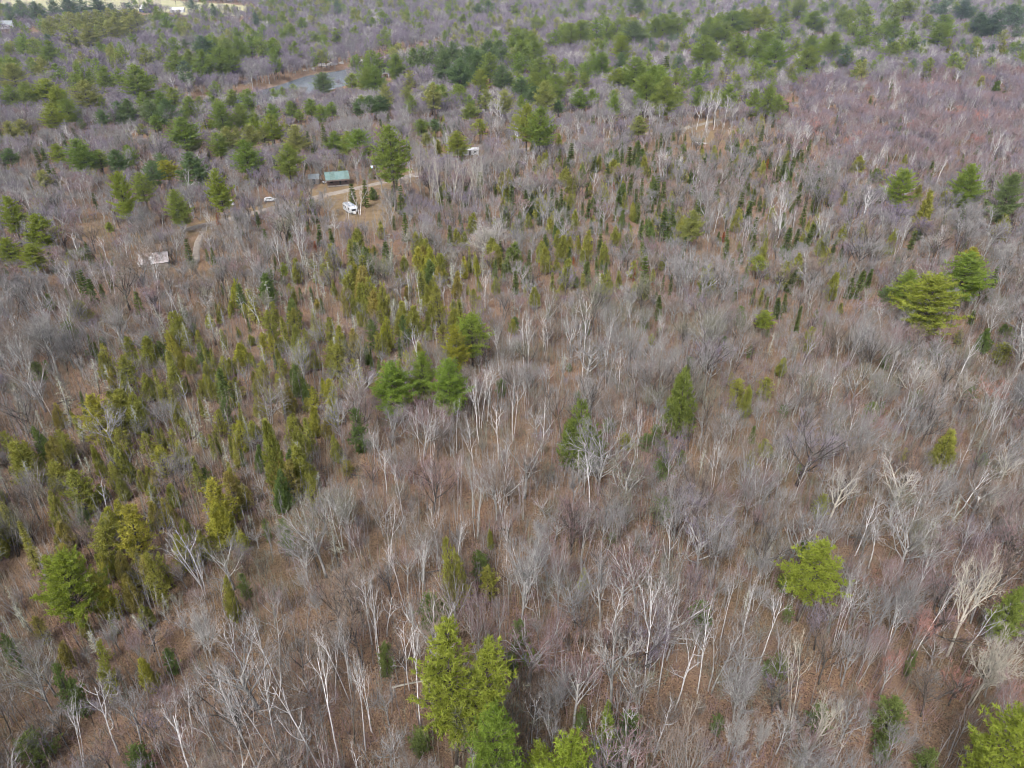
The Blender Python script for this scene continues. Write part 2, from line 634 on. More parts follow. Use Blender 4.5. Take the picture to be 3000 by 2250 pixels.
def bare_tree(seed, H, P):
    """leafless tree: returns (trunk and limbs, fine branches and twigs)"""
    rng = np.random.default_rng(seed)
    T, C = MB(), MB()
    LEV = P['lev']
    twig_w, twig_l, twig_n = P['tw'], P['tl'], P['tn']

    def grow(p, d, L, r, lev):
        n = P['seg'][lev]
        pts, rad = [p], [r]
        dd = d
        for i in range(n):
            dd = nrmz(dd + rng.normal(size=3) * P['wander'][lev] + UP * P['trop'][lev])
            p = p + dd * (L / n)
            pts.append(p)
            rad.append(max(r * (1 - (1 - P['taper'][lev]) * (i + 1) / n), .006))
        last = lev >= LEV
        if last and P.get('flat'):
            for a, b in zip(pts[:-1], pts[1:]):
                C.sliver(a, b + (b - a) * .25, r * 2.4, rng)
        else:
            (T if lev <= P['tlev'] else C).tube(pts, rad, P['sides'][lev], cap=lev == 0)
        pa = np.array(pts)
        if last:
            if twig_n:
                s = rng.uniform(.1, 1, twig_n) * n
                i = np.minimum(s.astype(int), n - 1)
                seg = pa[i + 1] - pa[i]
                q = pa[i] + seg * (s - i)[:, None]
                td = unit(unit(seg) * P.get('tfwd', .8) + rng.normal(size=(twig_n, 3)) * .5 + UP * P.get('tup', .25))
                C.slivers(q, q + td * (twig_l * rng.uniform(.5, 1.25, twig_n))[:, None], np.full(twig_n, twig_w))
            return
        m = P['n'][lev]
        m = max(1, int(round(m * rng.uniform(.8, 1.2))))
        az0 = rng.uniform(0, 6.28)
        for k in range(m):
            s = P['start'][lev] + (1 - P['start'][lev]) * ((k + rng.uniform(.2, .9)) / m)
            fi = min(s, .999) * n
            i = int(fi)
            q = pa[i] + (pa[i + 1] - pa[i]) * (fi - i)
            ang = R(rng.normal(P['ang'][lev], P['ang'][lev] * .22))
            cd = turn(nrmz(pa[i + 1] - pa[i]), ang, az0 + k * 2.4 + rng.normal() * .35)
            cl = L * P['ratio'][lev] * (1 - P['fall'][lev] * (s - P['start'][lev]) / (1 - P['start'][lev] + 1e-6)) * rng.uniform(.72, 1.2)
            grow(q, cd, cl, max(rad[i] * P['rr'][lev], P.get('rmin', .013)), lev + 1)

    for (lean, az, hf, rf) in P['stems'](rng):
        d = np.array([math.sin(lean) * math.cos(az), math.sin(lean) * math.sin(az), math.cos(lean)])
        p0 = np.array([math.cos(az), math.sin(az), 0]) * (.25 if len(P['stems'](np.random.default_rng(seed))) > 1 else 0)
        p0[2] = -.4
        grow(p0, d, H * P['l0'] * hf, P['r0'] * rf, 0)
    return T, C


def one(rng):
    return [(abs(rng.normal()) * .05, rng.uniform(0, 6.28), 1, 1)]


def two(rng):
    a = rng.uniform(0, 6.28)
    return [(.13, a, 1, .9), (.16, a + 2.7 + rng.normal() * .4, .9, .75)]


def three(rng):
    a = rng.uniform(0, 6.28)
    return [(.16, a, 1, .8), (.22, a + 2.1, .92, .7), (.19, a + 4.2, .85, .65)]


MAPLE = dict(lev=3, tlev=2, l0=.55, r0=.16, seg=[5, 5, 3, 2], wander=[.05, .10, .14, .16], trop=[.05, .12, .10, .08], taper=[.6, .3, .3, .4], sides=[6, 4, 3, 3],
             n=[9, 6, 5], start=[.50, .22, .2], ang=[38, 34, 36], ratio=[.98, .50, .52], fall=[.25, .55, .5], rr=[.62, .64, .66], tw=.030, tl=.7, tn=3, flat=True, stems=one)
BIRCH = dict(lev=3, tlev=2, l0=.93, r0=.148, seg=[9, 6, 3, 2], wander=[.045, .13, .17, .18], trop=[.03, .13, .12, .05], taper=[.25, .35, .3, .4], sides=[6, 4, 3, 3],
             n=[7, 4, 3], start=[.42, .22, .2], ang=[34, 36, 42], ratio=[.42, .50, .5], fall=[.5, .45, .4], rr=[.70, .64, .55], tw=.024, tl=.7, tn=4, flat=True, stems=one)


def mk(base, **k):
    d = dict(base)
    d.update(k)
    return d


def conifer_pine(seed, H, W, cb=.3, forked=False, lod=0, layered=.5):
    rng = np.random.default_rng(seed)
    T, C = MB(), MB()
    leaders = [(0.0, 0.0, H, 1.0)]
    if forked:
        leaders = [(-.10 * W, 0, H, .74), (.27 * W, .03 * W, H * .88, .64)]
    tuft_l = (.46, .70, 1.1)[lod]
    tuft_n = (10, 7, 6)[lod]
    tw = (.14, .27, .52)[lod]
    step = (.46, .62, .9)[lod]
    bstep = (.30, .46, .75)[lod]

    def tuft(p, out):
        d = unit(out * .55 + UP * .55 + rng.normal(size=(tuft_n, 3)) * .62)
        C.slivers(np.repeat(p[None], tuft_n, 0) - d * .08, p + d * (tuft_l * rng.uniform(.6, 1.2, tuft_n))[:, None], np.full(tuft_n, tw))

    for ox, oy, h, wf in leaders:
        z0 = -.4
        k = 9
        pts = []
        for i in range(k + 1):
            s = i / k
            bx = ox * smooth(.25, .7, s)
            by = oy * smooth(.25, .7, s)
            pts.append((bx + .05 * rng.normal() * s, by + .05 * rng.normal() * s, z0 + (h * .97 - z0) * s))
        T.tube(pts, [max(.02 * H * (1 - .9 * i / k) * .85, .03) for i in range(k + 1)], 6 if lod < 2 else 4)
        z = h * cb
        while z < h:
            s = (z - h * cb) / (h - h * cb)
            prof = (min(1, .55 + s * 1.6)) * (1 - s ** 1.9) ** .75 + .06
            nb = int(rng.integers(4, 7)) if lod < 2 else 4
            az0 = rng.uniform(0, 6.28)
            bx = ox * float(smooth(.25, .7, np.float64(z / h)))
            by = oy * float(smooth(.25, .7, np.float64(z / h)))
            for b in range(nb):
                az = az0 + b * 6.28 / nb + rng.normal() * .3
                L = W * .5 * prof * wf * rng.uniform(.62, 1.18)
                if rng.random() < .10 + .15 * layered * (s < .4):
                    continue
                if forked and (math.cos(az) * (1 if ox < 0 else -1) > .3):
                    L *= 1.0 if s < .5 else .6
                d = np.array([math.cos(az), math.sin(az), 0])
                droop = -.10 + s * .55
                base = np.array([bx, by, z])

                def bp(f):
                    return base + d * (L * f) + UP * (L * (droop * f + .22 * f * f) - .04 * L)
                T.tube([bp(0), bp(.5), bp(.9)], [.012 * L + .02, .009 * L + .012, .008], 3, cap=False)
                f0 = .30 if s < .75 else .12
                f = f0
                while f <= 1.02:
                    p = bp(f)
                    side = np.array([-d[1], d[0], 0])
                    ww = L * .34 * (1.12 - f) + .12
                    m = max(1, int(ww / bstep * 1.6))
                    for j in range(m):
                        q = p + side * rng.uniform(-ww, ww) + d * rng.normal() * .1 + UP * rng.normal() * .07 * (1.4 - layered)
                        tuft(q, d)
                    f += bstep / max(L, .5)
            z += step * rng.uniform(.75, 1.3)
        for _ in range(6):
            tuft(np.array([ox, oy, h - rng.uniform(0, .8)]), UP)
    return T, C


def conifer_cedar(seed, H, W, n=1500, lod=0, tops=1, lump=.25):
    rng = np.random.default_rng(seed)
    T, C = MB(), MB()
    T.tube([(0, 0, -.4), (.03, .02, H * .5), (0, 0, H * .93)], [.016 * H, .010 * H, .02], 5)
    n = (n, n // 3, n // 8)[lod]
    sl = (.52, .85, 1.3)[lod]
    sw = (.15, .32, .65)[lod]
    cents = [(0, 0, 1.0, 1.0)]
    for k in range(tops - 1):
        a = rng.uniform(0, 6.28)
        cents.append((math.cos(a) * W * .27, math.sin(a) * W * .27, rng.uniform(.72, .92), .72))
    b0, b1 = rng.uniform(0, 6.28, 2)
    ce = np.array(cents)[rng.integers(0, len(cents), n)]
    sv = np.where(rng.random(n) < .7, 1 - np.sqrt(rng.random(n)), rng.random(n) * .97)
    az = rng.uniform(0, 6.28, n)
    prof = np.sqrt(np.maximum(1 - sv ** 1.35, 0)) ** 1.15 * np.minimum(1, .5 + sv * 2.6) * (1 - .35 * sv)
    lumpv = 1 + lump * (np.sin(az * 3 + sv * 9 + b0) * .5 + np.sin(az * 5 - sv * 14 + b1) * .5)
    rr = W * .5 * prof * ce[:, 3] * lumpv * (.30 + .78 * np.sqrt(rng.random(n)))
    p = np.stack([ce[:, 0] + np.cos(az) * rr, ce[:, 1] + np.sin(az) * rr, H * ce[:, 2] * (.08 + .92 * sv)], -1)
    out = np.stack([np.cos(az), np.sin(az), np.zeros(n)], -1)
    for _ in range(4):
        d = unit(out * .5 + UP * rng.uniform(.3, 1.2, n)[:, None] + rng.normal(size=(n, 3)) * .4)
        C.slivers(p - d * sl * .35, p + d * (sl * rng.uniform(.5, 1, n))[:, None], np.full(n, sw))
    return T, C


def conifer_spruce(seed, H, W, lod=0, sparse=0.0, droop=-.35):
    rng = np.random.default_rng(seed)
    T, C = MB(), MB()
    T.tube([(0, 0, -.4), (.02, .02, H * .5), (0, 0, H)], [.014 * H, .008 * H, .012], 5)
    step = (.30, .5, .9)[lod]
    z = H * .08
    while z < H * .97:
        s = z / H
        nb = (10, 8, 6)[lod]
        az0 = rng.uniform(0, 6.28)
        L0 = W * .5 * (1 - s) ** .9 + .06
        for b in range(nb):
            if rng.random() < sparse:
                continue
            az = az0 + b * 6.28 / nb + rng.normal() * .25
            L = L0 * rng.uniform(.65, 1.15)
            d = nrmz(np.array([math.cos(az), math.sin(az), droop + .75 * s]))
            side = np.array([-d[1], d[0], 0])
            base = np.array([0, 0, z])
            m = max(2, int(L / (.32, .55, .9)[lod]))
            for j in range(m):
                f = (j + .6) / m
                q = base + d * L * f
                for sg in (-1, 1):
                    e = nrmz(d * .8 + side * sg * rng.uniform(.3, 1.0) + UP * rng.normal(.12, .2))
                    C.sliver(q - d * .1, q + e * (.32 + .25 * L * (1.1 - f)) * (1, 1.35, 1.9)[lod], (.17, .32, .5)[lod], rng)
        z += step * rng.uniform(.8, 1.2)
    for _ in range(4):
        C.sliver(np.array([0, 0, H * .93]), np.array([rng.normal() * .05, rng.normal() * .05, H * 1.02]), .12, rng)
    return T, C


def conifer_lichen(seed, H, W, lod=0):
    """dead or thinning conifer hung with pale lichen"""
    rng = np.random.default_rng(seed)
    T, C = MB(), MB()
    T.tube([(0, 0, -.4), (.05, .05, H * .5), (.1, 0, H)], [.013 * H, .008 * H, .015], 5)
    z = H * .22
    while z < H:
        s = z / H
        for b in range(4):
            az = rng.uniform(0, 6.28)
            L = W * .5 * (1.05 - s) ** .7 * rng.uniform(.45, 1.2)
            d = nrmz(np.array([math.cos(az), math.sin(az), rng.normal(.0, .25)]))
            e = np.array([0, 0, z]) + d * L
            C.sliver(np.array([0, 0, z]), e, .06 if lod == 0 else .12, rng)
            for k in range(max(2, int(L * 5))):
                q = np.array([0, 0, z]) + d * L * rng.uniform(.25, 1)
                C.sliver(q, q + nrmz(rng.normal(size=3) + np.array([0, 0, -.35])) * rng.uniform(.2, .5), (.07, .14, .2)[lod], rng)
        z += (.34, .6, 1.0)[lod] * rng.uniform(.7, 1.3)
    return T, C


GEO = {}          # (kind, lod) -> list of (trunk MB, crown MB, H, W)


def extent(T, C):
    T.settle()
    C.settle()
    v = np.array(C.v)
    h = float(np.percentile(v[:, 2], 99.7))
    r = float(np.percentile(np.hypot(v[:, 0] - v[:, 0].mean(), v[:, 1] - v[:, 1].mean()), 96))
    return h, 2 * r


def reg(kind, lod, T, C):
    h, w = extent(T, C)
    GEO.setdefault((kind, lod), []).append((T, C, h, w))


for i in range(6):
    reg('maple', 0, *bare_tree(100 + i, 11, mk(MAPLE, ang=[(30, 42, 36, 48, 28, 52)[i], 34, 36], start=[(.5, .35, .6, .3, .62, .3)[i], .22, .2], stems=(one, one, one, two, two, three)[i], r0=(.17, .19, .16, .15, .13, .14)[i])))
for i in range(3):
    reg('maple', 1, *bare_tree(130 + i, 11, mk(MAPLE, n=[8, 6, 4], tn=4, tw=.055, rmin=.022, tl=.9, r0=.18, sides=[5, 3, 3, 3], ang=[(32, 44, 38)[i], 34, 36])))
for i in range(3):
    reg('maple', 2, *bare_tree(140 + i, 13, mk(MAPLE, lev=2, n=[9, 6], tn=8, tw=.14, tl=1.5, r0=.2, l0=.6, sides=[4, 3, 3], seg=[3, 3, 2], start=[.45, .2], ang=[40, 36])))
for i in range(8):
    reg('birch', 0, *bare_tree(200 + i, 14, mk(BIRCH, stems=(one, one, two, one, two, one, three, one)[i], ang=[(34, 42, 30, 38, 32, 26, 34, 46)[i], 36, 40], start=[(.45, .38, .5, .55, .45, .6, .5, .32)[i], .25, .2], n=[(7, 8, 5, 6, 5, 5, 4, 9)[i], 4, 3])))
for i in range(3):
    reg('birch', 1, *bare_tree(230 + i, 14, mk(BIRCH, n=[9, 4, 3], tn=4, tw=.05, tl=.8, r0=.19, sides=[5, 3, 3, 3], stems=(one, two, one)[i])))
for i in range(2):
    reg('birch', 2, *bare_tree(240 + i, 15, mk(BIRCH, lev=2, n=[10, 5], tn=3, tw=.10, tl=1.2, r0=.24, sides=[4, 3, 3], seg=[5, 3, 2])))
# broad spreading crowns with heavy limbs
for i in range(3):
    reg('broad', 0, *bare_tree(300 + i, 12, mk(MAPLE, n=[(8, 7, 9)[i], 8, 6], start=[.42, .2, .15], ang=[(50, 44, 40)[i], 38, 40], ratio=[1.05, .5, .5], r0=.24, tlev=2, wander=[.06, .16, .2, .2], tn=4, tw=.030, stems=(one, one, two)[i])))
for i in range(2):
    reg('snag', 0, *bare_tree(330 + i, 9, mk(BIRCH, n=[6, 3, 1], tn=0, start=[.35, .3, .3], r0=.16, wander=[.09, .22, .25, .2], ang=[55, 45, 40], ratio=[.26, .4, .4])))
for i in range(5):
    reg('pine', 0, *conifer_pine(400 + i, 14, (7.5, 8.5, 7, 9.5, 8)[i], (.28, .22, .4, .25, .34)[i], layered=(.4, .2, .7, 1.0, .5)[i]))
reg('forkpine', 0, *conifer_pine(420, 15, 9.5, .30, True, layered=.3))
for i in range(4):
    reg('pine', 1, *conifer_pine(430 + i, 16, (8.5, 9.5, 8, 10)[i], (.28, .22, .42, .3)[i], lod=1, layered=(.4, .7, 1, .9)[i]))
for i in range(3):
    reg('pine', 2, *conifer_pine(440 + i, 18, (10, 11, 9)[i], (.28, .25, .4)[i], lod=2))
for i in range(5):
    reg('cedar', 0, *conifer_cedar(500 + i, 9, (3.6, 4.2, 3.2, 4.6, 3.4)[i], 1700, tops=(1, 2, 2, 3, 2)[i], lump=(.4, .45, .35, .5, .5)[i]))
for i in range(3):
    reg('cedar', 0, *conifer_pine(510 + i, 9, (4.2, 3.8, 4.6)[i], .05, layered=(.2, .5, .3)[i]))
for i in range(3):
    reg('cedar', 1, *conifer_cedar(520 + i, 9, (3.4, 4.2, 3.2)[i], 1700, lod=1, tops=(1, 3, 2)[i], lump=.5))
for i in range(2):
    reg('cedar', 2, *conifer_cedar(530 + i, 10, 4, 1700, lod=2))
for i in range(3):
    reg('spruce', 0, *conifer_spruce(600 + i, 8, (2.4, 2.9, 2.1)[i], sparse=(0, .12, .2)[i]))
for i in range(3):
    reg('spruce', 1, *conifer_spruce(610 + i, 8, (2.3, 2.8, 2.0)[i], lod=1, sparse=(0, .1, .15)[i]))
reg('spruce', 2, *conifer_spruce(620, 9, 2.8, lod=2))
for i in range(3):
    reg('fir', 0, *conifer_spruce(630 + i, 5, (3.2, 3.6, 2.8)[i], sparse=.15, droop=-.1))
for i in range(3):
    reg('hemlock', 0, *conifer_pine(640 + i, 8, (5.0, 4.4, 5.6)[i], .06, layered=(.3, .8, .5)[i]))
for i in range(3):
    reg('lichen', 0, *conifer_lichen(700 + i, 9, (2.8, 3.4, 2.4)[i]))
reg('lichen', 1, *conifer_lichen(710, 9, 3, 1))

_cache = {}


def part_meshes(kind, lod, v, bark, twig):
    key = (kind, lod, v, bark, twig)
    if key not in _cache:
        T, C, h, w = GEO[(kind, lod)][v]
        _cache[key] = (T.mesh('trunk', [M[bark]], True), C.mesh('crown', [M[twig]]))
    return _cache[key]


def joined_mesh(kind, lod, v, bark, twig):
    key = ('j', kind, lod, v, bark, twig)
    if key not in _cache:
        T, C, h, w = GEO[(kind, lod)][v]
        mb = MB()
        mb.add(T.v, T.f)
        mb.add(C.v, C.f)
        m = mb.mesh('tree', [M[bark], M[twig]])
        mi = np.zeros(len(m.polygons), np.int32)
        mi[len(T.f):] = 1
        m.polygons.foreach_set('material_index', mi)
        _cache[key] = m
    return _cache[key]


# ------------------------------------------------------------------ the trees one can pick out
# each row: tile letter, then x y w h in that tile; w = crown width, h = crown height that shows (0: usual for the kind)
TILE = {c: (i % 3 * 1000, i // 3 * 750) for i, c in enumerate('ABCDEFGHI')}
ZM = 2.212
KIND = {  # usual crown height / width, share of the tree that shows, smallest and largest height, bark
    'pine': (1.25, .72, 5, 27, 'bpine'), 'forkpine': (1.4, .85, 5, 22, 'bpine'), 'cedar': (1.7, .85, 3, 15, 'bdark'), 'spruce': (2.4, .85, 2.5, 15, 'bdark'), 'fir': (1.2, .8, 2, 8, 'bdark'), 'hemlock': (1.4, .85, 2, 11, 'bdark'),
    'birch': (2.6, .85, 6, 21, 'bwhite'), 'maple': (1.25, .8, 4, 17, 'bgrey'), 'broad': (1.0, .85, 5, 17, 'bgrey'), 'snag': (3.0, .9, 3, 14, 'bwhite'), 'lichen': (2.2, .85, 3, 13, 'bgrey')}
trees = []        # dicts: kind, twig, bark, x, y, h, w, px (top), hero


def put(kind, twig, x, y, w, h=0, off=(0, 0), bark=None, label=None, v=None, rot=None):
    kr, frac, hmin, hmax, bk = KIND[kind]
    px, py = off[0] + x / ZM, off[1] + y / ZM
    wpx = w / ZM
    hv = (h or w * kr) / ZM
    ht = 10.0
    for _ in range(9):
        p, dep = at_height(px, py, ht, terrain0)
        u = (1125 - py) / FPX * dep
        mpp = dep * dep / (FPX * (CP * dep + SP * u))
        ht = .5 * ht + .5 * min(max(hv * mpp / frac, hmin), hmax)
    if kind == 'pine' and dep > 230:
        wpx *= 1.22
        ht = min(ht * 1.08, 29)
    p, dep = at_height(px, py, ht, terrain0)
    wm_ = wpx / FPX * dep
    trees.append(dict(kind=kind, twig=twig, bark=bark or bk, x=p[0], y=p[1], h=ht, w=wm_, dep=dep, px=px, py=py, wpx=wpx, hv=hv, hero=True, label=label, v=v, rot=rot))


def rows(tile, kind, twig, text, **k):
    for r in text.split(';'):
        a = [float(q) for q in r.split()]
        if a:
            put(kind, twig, *a, off=TILE[tile], **k)


# far and middle pines
rows('A', 'pine', 'blue', '45 20 60 110; 110 0 70 120; 210 10 100 110; 335 0 80 90; 430 -10 110 100; 520 -10 90 90; 620 -10 110 90; 715 20 60; 830 15 60; 1240 0 90 60; 1295 230 120; 1190 250 50; 295 220 50 80; 1180 390 90 150; 1650 80 50 90; 2180 0 50 100; 1370 20 50 80')
rows('A', 'pine', 'olive', '310 100 80; 370 90 80; 440 75 90; 500 80 90; 560 70 90; 620 60 90; 690 50 90; 750 60 90; 810 55 90; 870 60 90; 290 130 90; 420 160 100; 560 150 120; 640 110 100; 730 110 110; 820 100 100; 745 340 90; 925 305 90; 60 410 130; 540 520 150; 1210 820 120; 1610 810 110; 1700 820 90; 1900 810 130; 905 800 60; 1525 820 60; 45 780 80; 130 770 90; 270 1100 80; 1460 820 110; 500 250 50')
rows('A', 'pine', 'green', '1000 40 80; 1060 80 90; 250 100 70; 130 240 90; 200 250 90; 290 260 110; 30 280 60; 1120 240 80; 1380 240 110; 1450 250 110; 1530 240 110; 1610 220 100; 1640 190 80; 1690 240 100; 1760 240 100; 1880 150 70; 1950 110 60; 2030 200 60; 2170 180 80; 1015 305 70; 1120 330 110; 1210 320 110; 1310 320 130; 1410 300 130; 1480 320 120; 200 370 90; 270 350 70; 575 440 90; 655 430 110; 760 440 90; 860 420 170; 480 480 90; 50 550 100; 160 530 110; 1035 590 90; 1110 565 100; 1380 545 90; 1280 600 50; 1485 580 90; 1570 570 60; 1610 575 90; 1600 620 80; 1770 570 50; 1830 560 60; 1890 490 60; 1215 625 110; 1170 700 70; 1420 660 130; 1545 670 110; 1640 720 70; 1750 670 90; 1880 650 80; 2010 640 90; 2070 680 80; 2140 660 80; 1940 710 60; 420 640 110; 460 670 80; 1000 745 80; 1090 750 60; 1160 760 170; 1400 860 110; 480 900 150; 520 940 130; 630 970 100; 820 940 90; 1465 760 60')
rows('A', 'pine', 'lime', '270 510 190 150; 350 560 140; 1640 760 80; 1750 740 130; 320 690 130 150; 1360 770 50; 360 930 90; 700 1440 60')
rows('A', 'pine', 'dark', '650 710 80; 745 655 100; 810 640 110; 960 650 120; 1070 640 130; 515 770 50; 740 970 110; 40 960 90; 990 480 50; 1035 990 80; 960 1045 110 170; 1225 985 160 190; 2085 470 120 120')
rows('A', 'pine', 'green', '1580 910 160 210; 1845 930 150 200; 900 1120 150 220; 1130 1230 160 210; 2165 850 110 120')
rows('A', 'pine', 'lime', '735 1115 160 290; 1400 1095 160 300; 30 1275 150 230; 225 1385 200 210; 30 1540 150 160; 185 1580 180 150')
rows('A', 'pine', 'yellow', '1070 1040 140 130')
rows('B', 'pine', 'dark', '460 310 100; 530 300 100; 590 310 90; 760 380 150 180; 660 330 130 170; 830 300 130; 870 330 130 170; 960 260 130; 1030 260 110; 1900 140 170 130; 650 290 80; 720 270 110; 180 620 150 110; 250 620 110 110; 110 640 80; 1410 650 80 90; 1040 420 120; 1170 500 110 130; 1255 560 120 120; 950 0 70; 880 20 60; 1560 0 60; 1920 -20 120; 1820 340 80; 600 770 70 90')
rows('B', 'pine', 'green', '240 340 90; 350 350 110; 60 470 80; 160 440 110; 215 430 120; 965 340 110 170; 1080 340 80; 1135 180 120; 1190 190 110; 1240 220 110; 1170 260 130; 1250 260 110; 1150 340 90 130; 1240 380 80; 1290 370 110; 1345 360 90; 1260 470 110; 1330 450 120; 1390 480 130; 1440 150 100; 1390 190 90; 1490 150 110; 1550 130 110; 1590 130 100; 1660 130 100; 1720 110 100; 1790 120 100; 1850 110 100; 1985 150 80; 2040 110 110; 2090 90 110; 2150 80 110; 2185 110 90; 1800 210 80; 1640 340 90; 1690 340 110; 1590 400 90; 1910 370 150; 1580 460 80; 2030 430 160; 2060 420 120; 2000 480 150; 2110 500 160; 2180 440 80; 2190 560 90; 590 100 30; 790 90 40; 290 90 60; 200 110 50; 1460 50 50; 1130 20 60; 1690 30 50; 1550 580 110 130; 515 770 100 90; 40 850 100 130; 110 840 160 160; 840 670 110 100')
rows('B', 'pine', 'olive', '440 450 70 120; 1470 460 80; 545 860 60; 1940 750 100 110; 280 540 80 150; 2080 260 60')
rows('B', 'pine', 'lime', '900 450 110; 1830 230 120; 1800 440 150 130; 750 850 130 130; 895 770 100 110')
rows('B', 'pine', 'green', '1290 690 170 250; 310 810 210 380')
rows('B', 'pine', 'lime', '1200 675 160 240')
rows('C', 'pine', 'lime', '400 60 130; 480 50 140; 540 40 110; 225 555 50 100')
rows('C', 'pine', 'green', '30 60 80; 20 215 80 110; 180 110 110; 240 130 120; 330 70 150; 150 230 140; 200 270 110; 365 215 130; 290 140 110; 570 130 100; 550 210 170; 620 260 150; 500 270 110; 680 70 80; 660 150 100; 740 240 90; 840 230 120; 830 300 140; 990 210 130; 940 230 80; 870 70 130; 800 70 70; 1050 30 110; 1090 60 100; 1180 0 80; 1200 40 100; 1210 100 100; 1130 130 90; 1160 195 90; 1270 170 80; 1400 10 100; 1460 0 130; 1380 110 120; 1340 120 80; 1310 120 60; 1595 90 80; 1710 95 130; 1690 150 120; 1490 200 100; 1430 240 80; 1380 270 110 100; 770 430 90 110; 760 0 120; 930 10 60; 15 420 70; 20 500 60')
rows('C', 'pine', 'blue', '1840 0 120; 1700 0 80; 1940 80 140; 2040 80 120; 2150 30 140; 2180 50 100; 1070 290 80 130; 1640 20 60; 2170 170 60')
rows('C', 'pine', 'olive', '720 410 80; 250 450 60; 2090 190 70; 75 1360 150 210')
rows('C', 'pine', 'fresh', '1440 1095 200 240; 1890 1065 200 250')
rows('C', 'pine', 'dark', '2140 1120 190 310')
# nearer pines
rows('D', 'pine', 'lime', '1830 40 60 80')
rows('E', 'pine', 'fresh', '690 670 260 310', v=1)
rows('E', 'pine', 'fresh', '840 375 230 260', v=3)
rows('E', 'pine', 'yellow', '740 450 170 260', v=1)
rows('E', 'pine', 'fresh', '320 685 270 300; 520 630 190 260', v=1)
rows('F', 'pine', 'lime', '500 0 130 110; 540 350 130 120')
rows('F', 'pine', 'fresh', '1480 95 200 200; 1880 -20 320 270', v=1)
rows('F', 'pine', 'lime', '1670 140 400 340', v=3)
rows('F', 'pine', 'dark', '1330 200 90 80')
rows('G', 'pine', 'lime', '370 290 370 380', v=3)
rows('H', 'forkpine', 'lime', '690 780 560 860', v=0, rot=0)
rows('H', 'pine', 'fresh', '1000 1270 380 520', v=1)
rows('H', 'pine', 'lime', '1490 1450 430 560; 1290 1500 190 260', v=0)
rows('H', 'fir', 'fresh', '1720 1300 240 250; 1740 1220 90 110; 1220 850 110 110')
rows('I', 'pine', 'lime', '890 185 380 400', v=4)
rows('I', 'pine', 'lime', '2190 1290 420 520', v=0)
rows('I', 'pine', 'green', '2190 470 200 320', v=1)
# cedars
rows('B', 'cedar', 'cedar', '1460 1080 100 110; 1500 1130 80 110; 1760 1030 100 130; 1790 1060 90 130; 1300 1560 80; 1400 1490 60; 1430 1520 90; 1530 1530 60; 1490 1530 50; 1320 1600 90; 1570 1620 50; 1700 1570 80; 740 1480 60; 800 1500 60; 250 1430 60; 850 1380 70; 1210 1380 50; 1480 1240 60; 1900 1360 40')
rows('C', 'cedar', 'cedar', '1150 1010 100 110; 1600 1230 100 250; 1820 1220 110 120; 1550 1190 60; 1720 1230 60; 1050 1450 70 120; 1060 1240 40 90; 1450 370 50 100; 2080 260 80 120; 1920 280 60; 1730 250 70; 1850 340 80; 1945 490 60 90; 1450 1000 40')
rows('C', 'cedar', 'cedary', '1305 1095 50 50; 1880 1600 200 150')
rows('C', 'cedar', 'cedard', '1270 1090 90 80; 2045 520 60 90')
rows('D', 'cedar', 'cedary', '580 905 210 300; 1550 560 110 130; 1690 500 70 150; 1745 505 60 150; 760 1570 100 150; 1400 1450 200 260; 1020 1230 130 170; 2010 850 80 150')
rows('D', 'cedar', 'cedar', '500 290 150 120; 1230 640 80 110; 1340 680 70 110; 1355 780 80 140; 1430 650 90 120; 1890 340 90 150; 2150 155 50 90; 2130 560 120 170; 2030 610 70 110; 1660 740 90 140; 1660 890 80 130; 1820 670 80 120; 1890 1020 110 130; 1740 1050 150 460; 1400 990 90 160; 1180 1040 80 130; 1010 1100 60 100; 1090 1120 60 110; 770 1110 130 160; 930 1150 110 140; 410 1160 130 150; 600 1220 70 190; 910 1380 80 120; 690 1340 100 150; 770 1250 110 200; 960 1470 80 130; 1090 1480 100 130; 770 1450 90 120; 2000 1420 80 190; 1150 1200 100 140')
rows('D', 'cedar', 'cedaro', '1740 1270 120 260; 1860 1320 110 240; 1480 1390 110 170; 1570 1480 110 140; 990 1590 110 150; 1070 1580 100 150')
rows('D', 'cedar', 'cedard', '1930 700 110 190; 230 1110 100 200; 1660 1230 70 150; 1975 820 60 130; 1800 1400 130 220')
rows('E', 'cedar', 'cedaro', '210 220 110 180; 740 95 70 160; 30 1320 80 90; 980 410 40 60')
rows('E', 'cedar', 'cedar', '260 180 100 230; 590 130 80 130; 630 190 120 250; 570 310 80 150; 650 440 80 110; 720 330 90 160; 60 250 50 120; 120 360 40 90; 1110 410 70 80; 1850 1150 90 90; 2010 500 50 70; 1255 200 80 120; 290 540 50 100; 1000 140 60 100')
rows('E', 'hemlock', 'cedard', '90 980 130 260; 1980 1150 100 100; 1670 1180 120 130')
rows('E', 'cedar', 'cedarm', '1590 905 280 410', v=3)
rows('F', 'cedar', 'cedarm', '25 730 210 410', v=1)
rows('F', 'cedar', 'cedar', '990 100 80 170; 850 460 80 150; 380 800 130 170; 545 790 110 130; 650 650 70 110; 430 840 80 190; 1450 1240 50 80; 540 1190 110 70; 450 1260 90 100; 2100 560 130 120; 1810 480 60 80; 920 1540 100 140; 330 750 60 80; 1030 300 40 70; 1730 1130 160 220')
rows('F', 'cedar', 'cedard', '1990 470 100 140')
rows('G', 'cedar', 'cedary', '800 -40 210 330; 640 370 150 290; 640 265 90 160; 1400 -50 200 240; 910 930 120 190')
rows('G', 'cedar', 'cedaro', '390 60 130 160; 410 210 150 150; 800 410 120 210; 830 350 80 120; 500 650 80 140; 390 850 120 140; 220 680 100 150')
rows('G', 'cedar', 'cedar', '640 60 190 240; 960 240 120 330; 1040 250 80 210; 560 850 90 350; 1440 410 100 260')
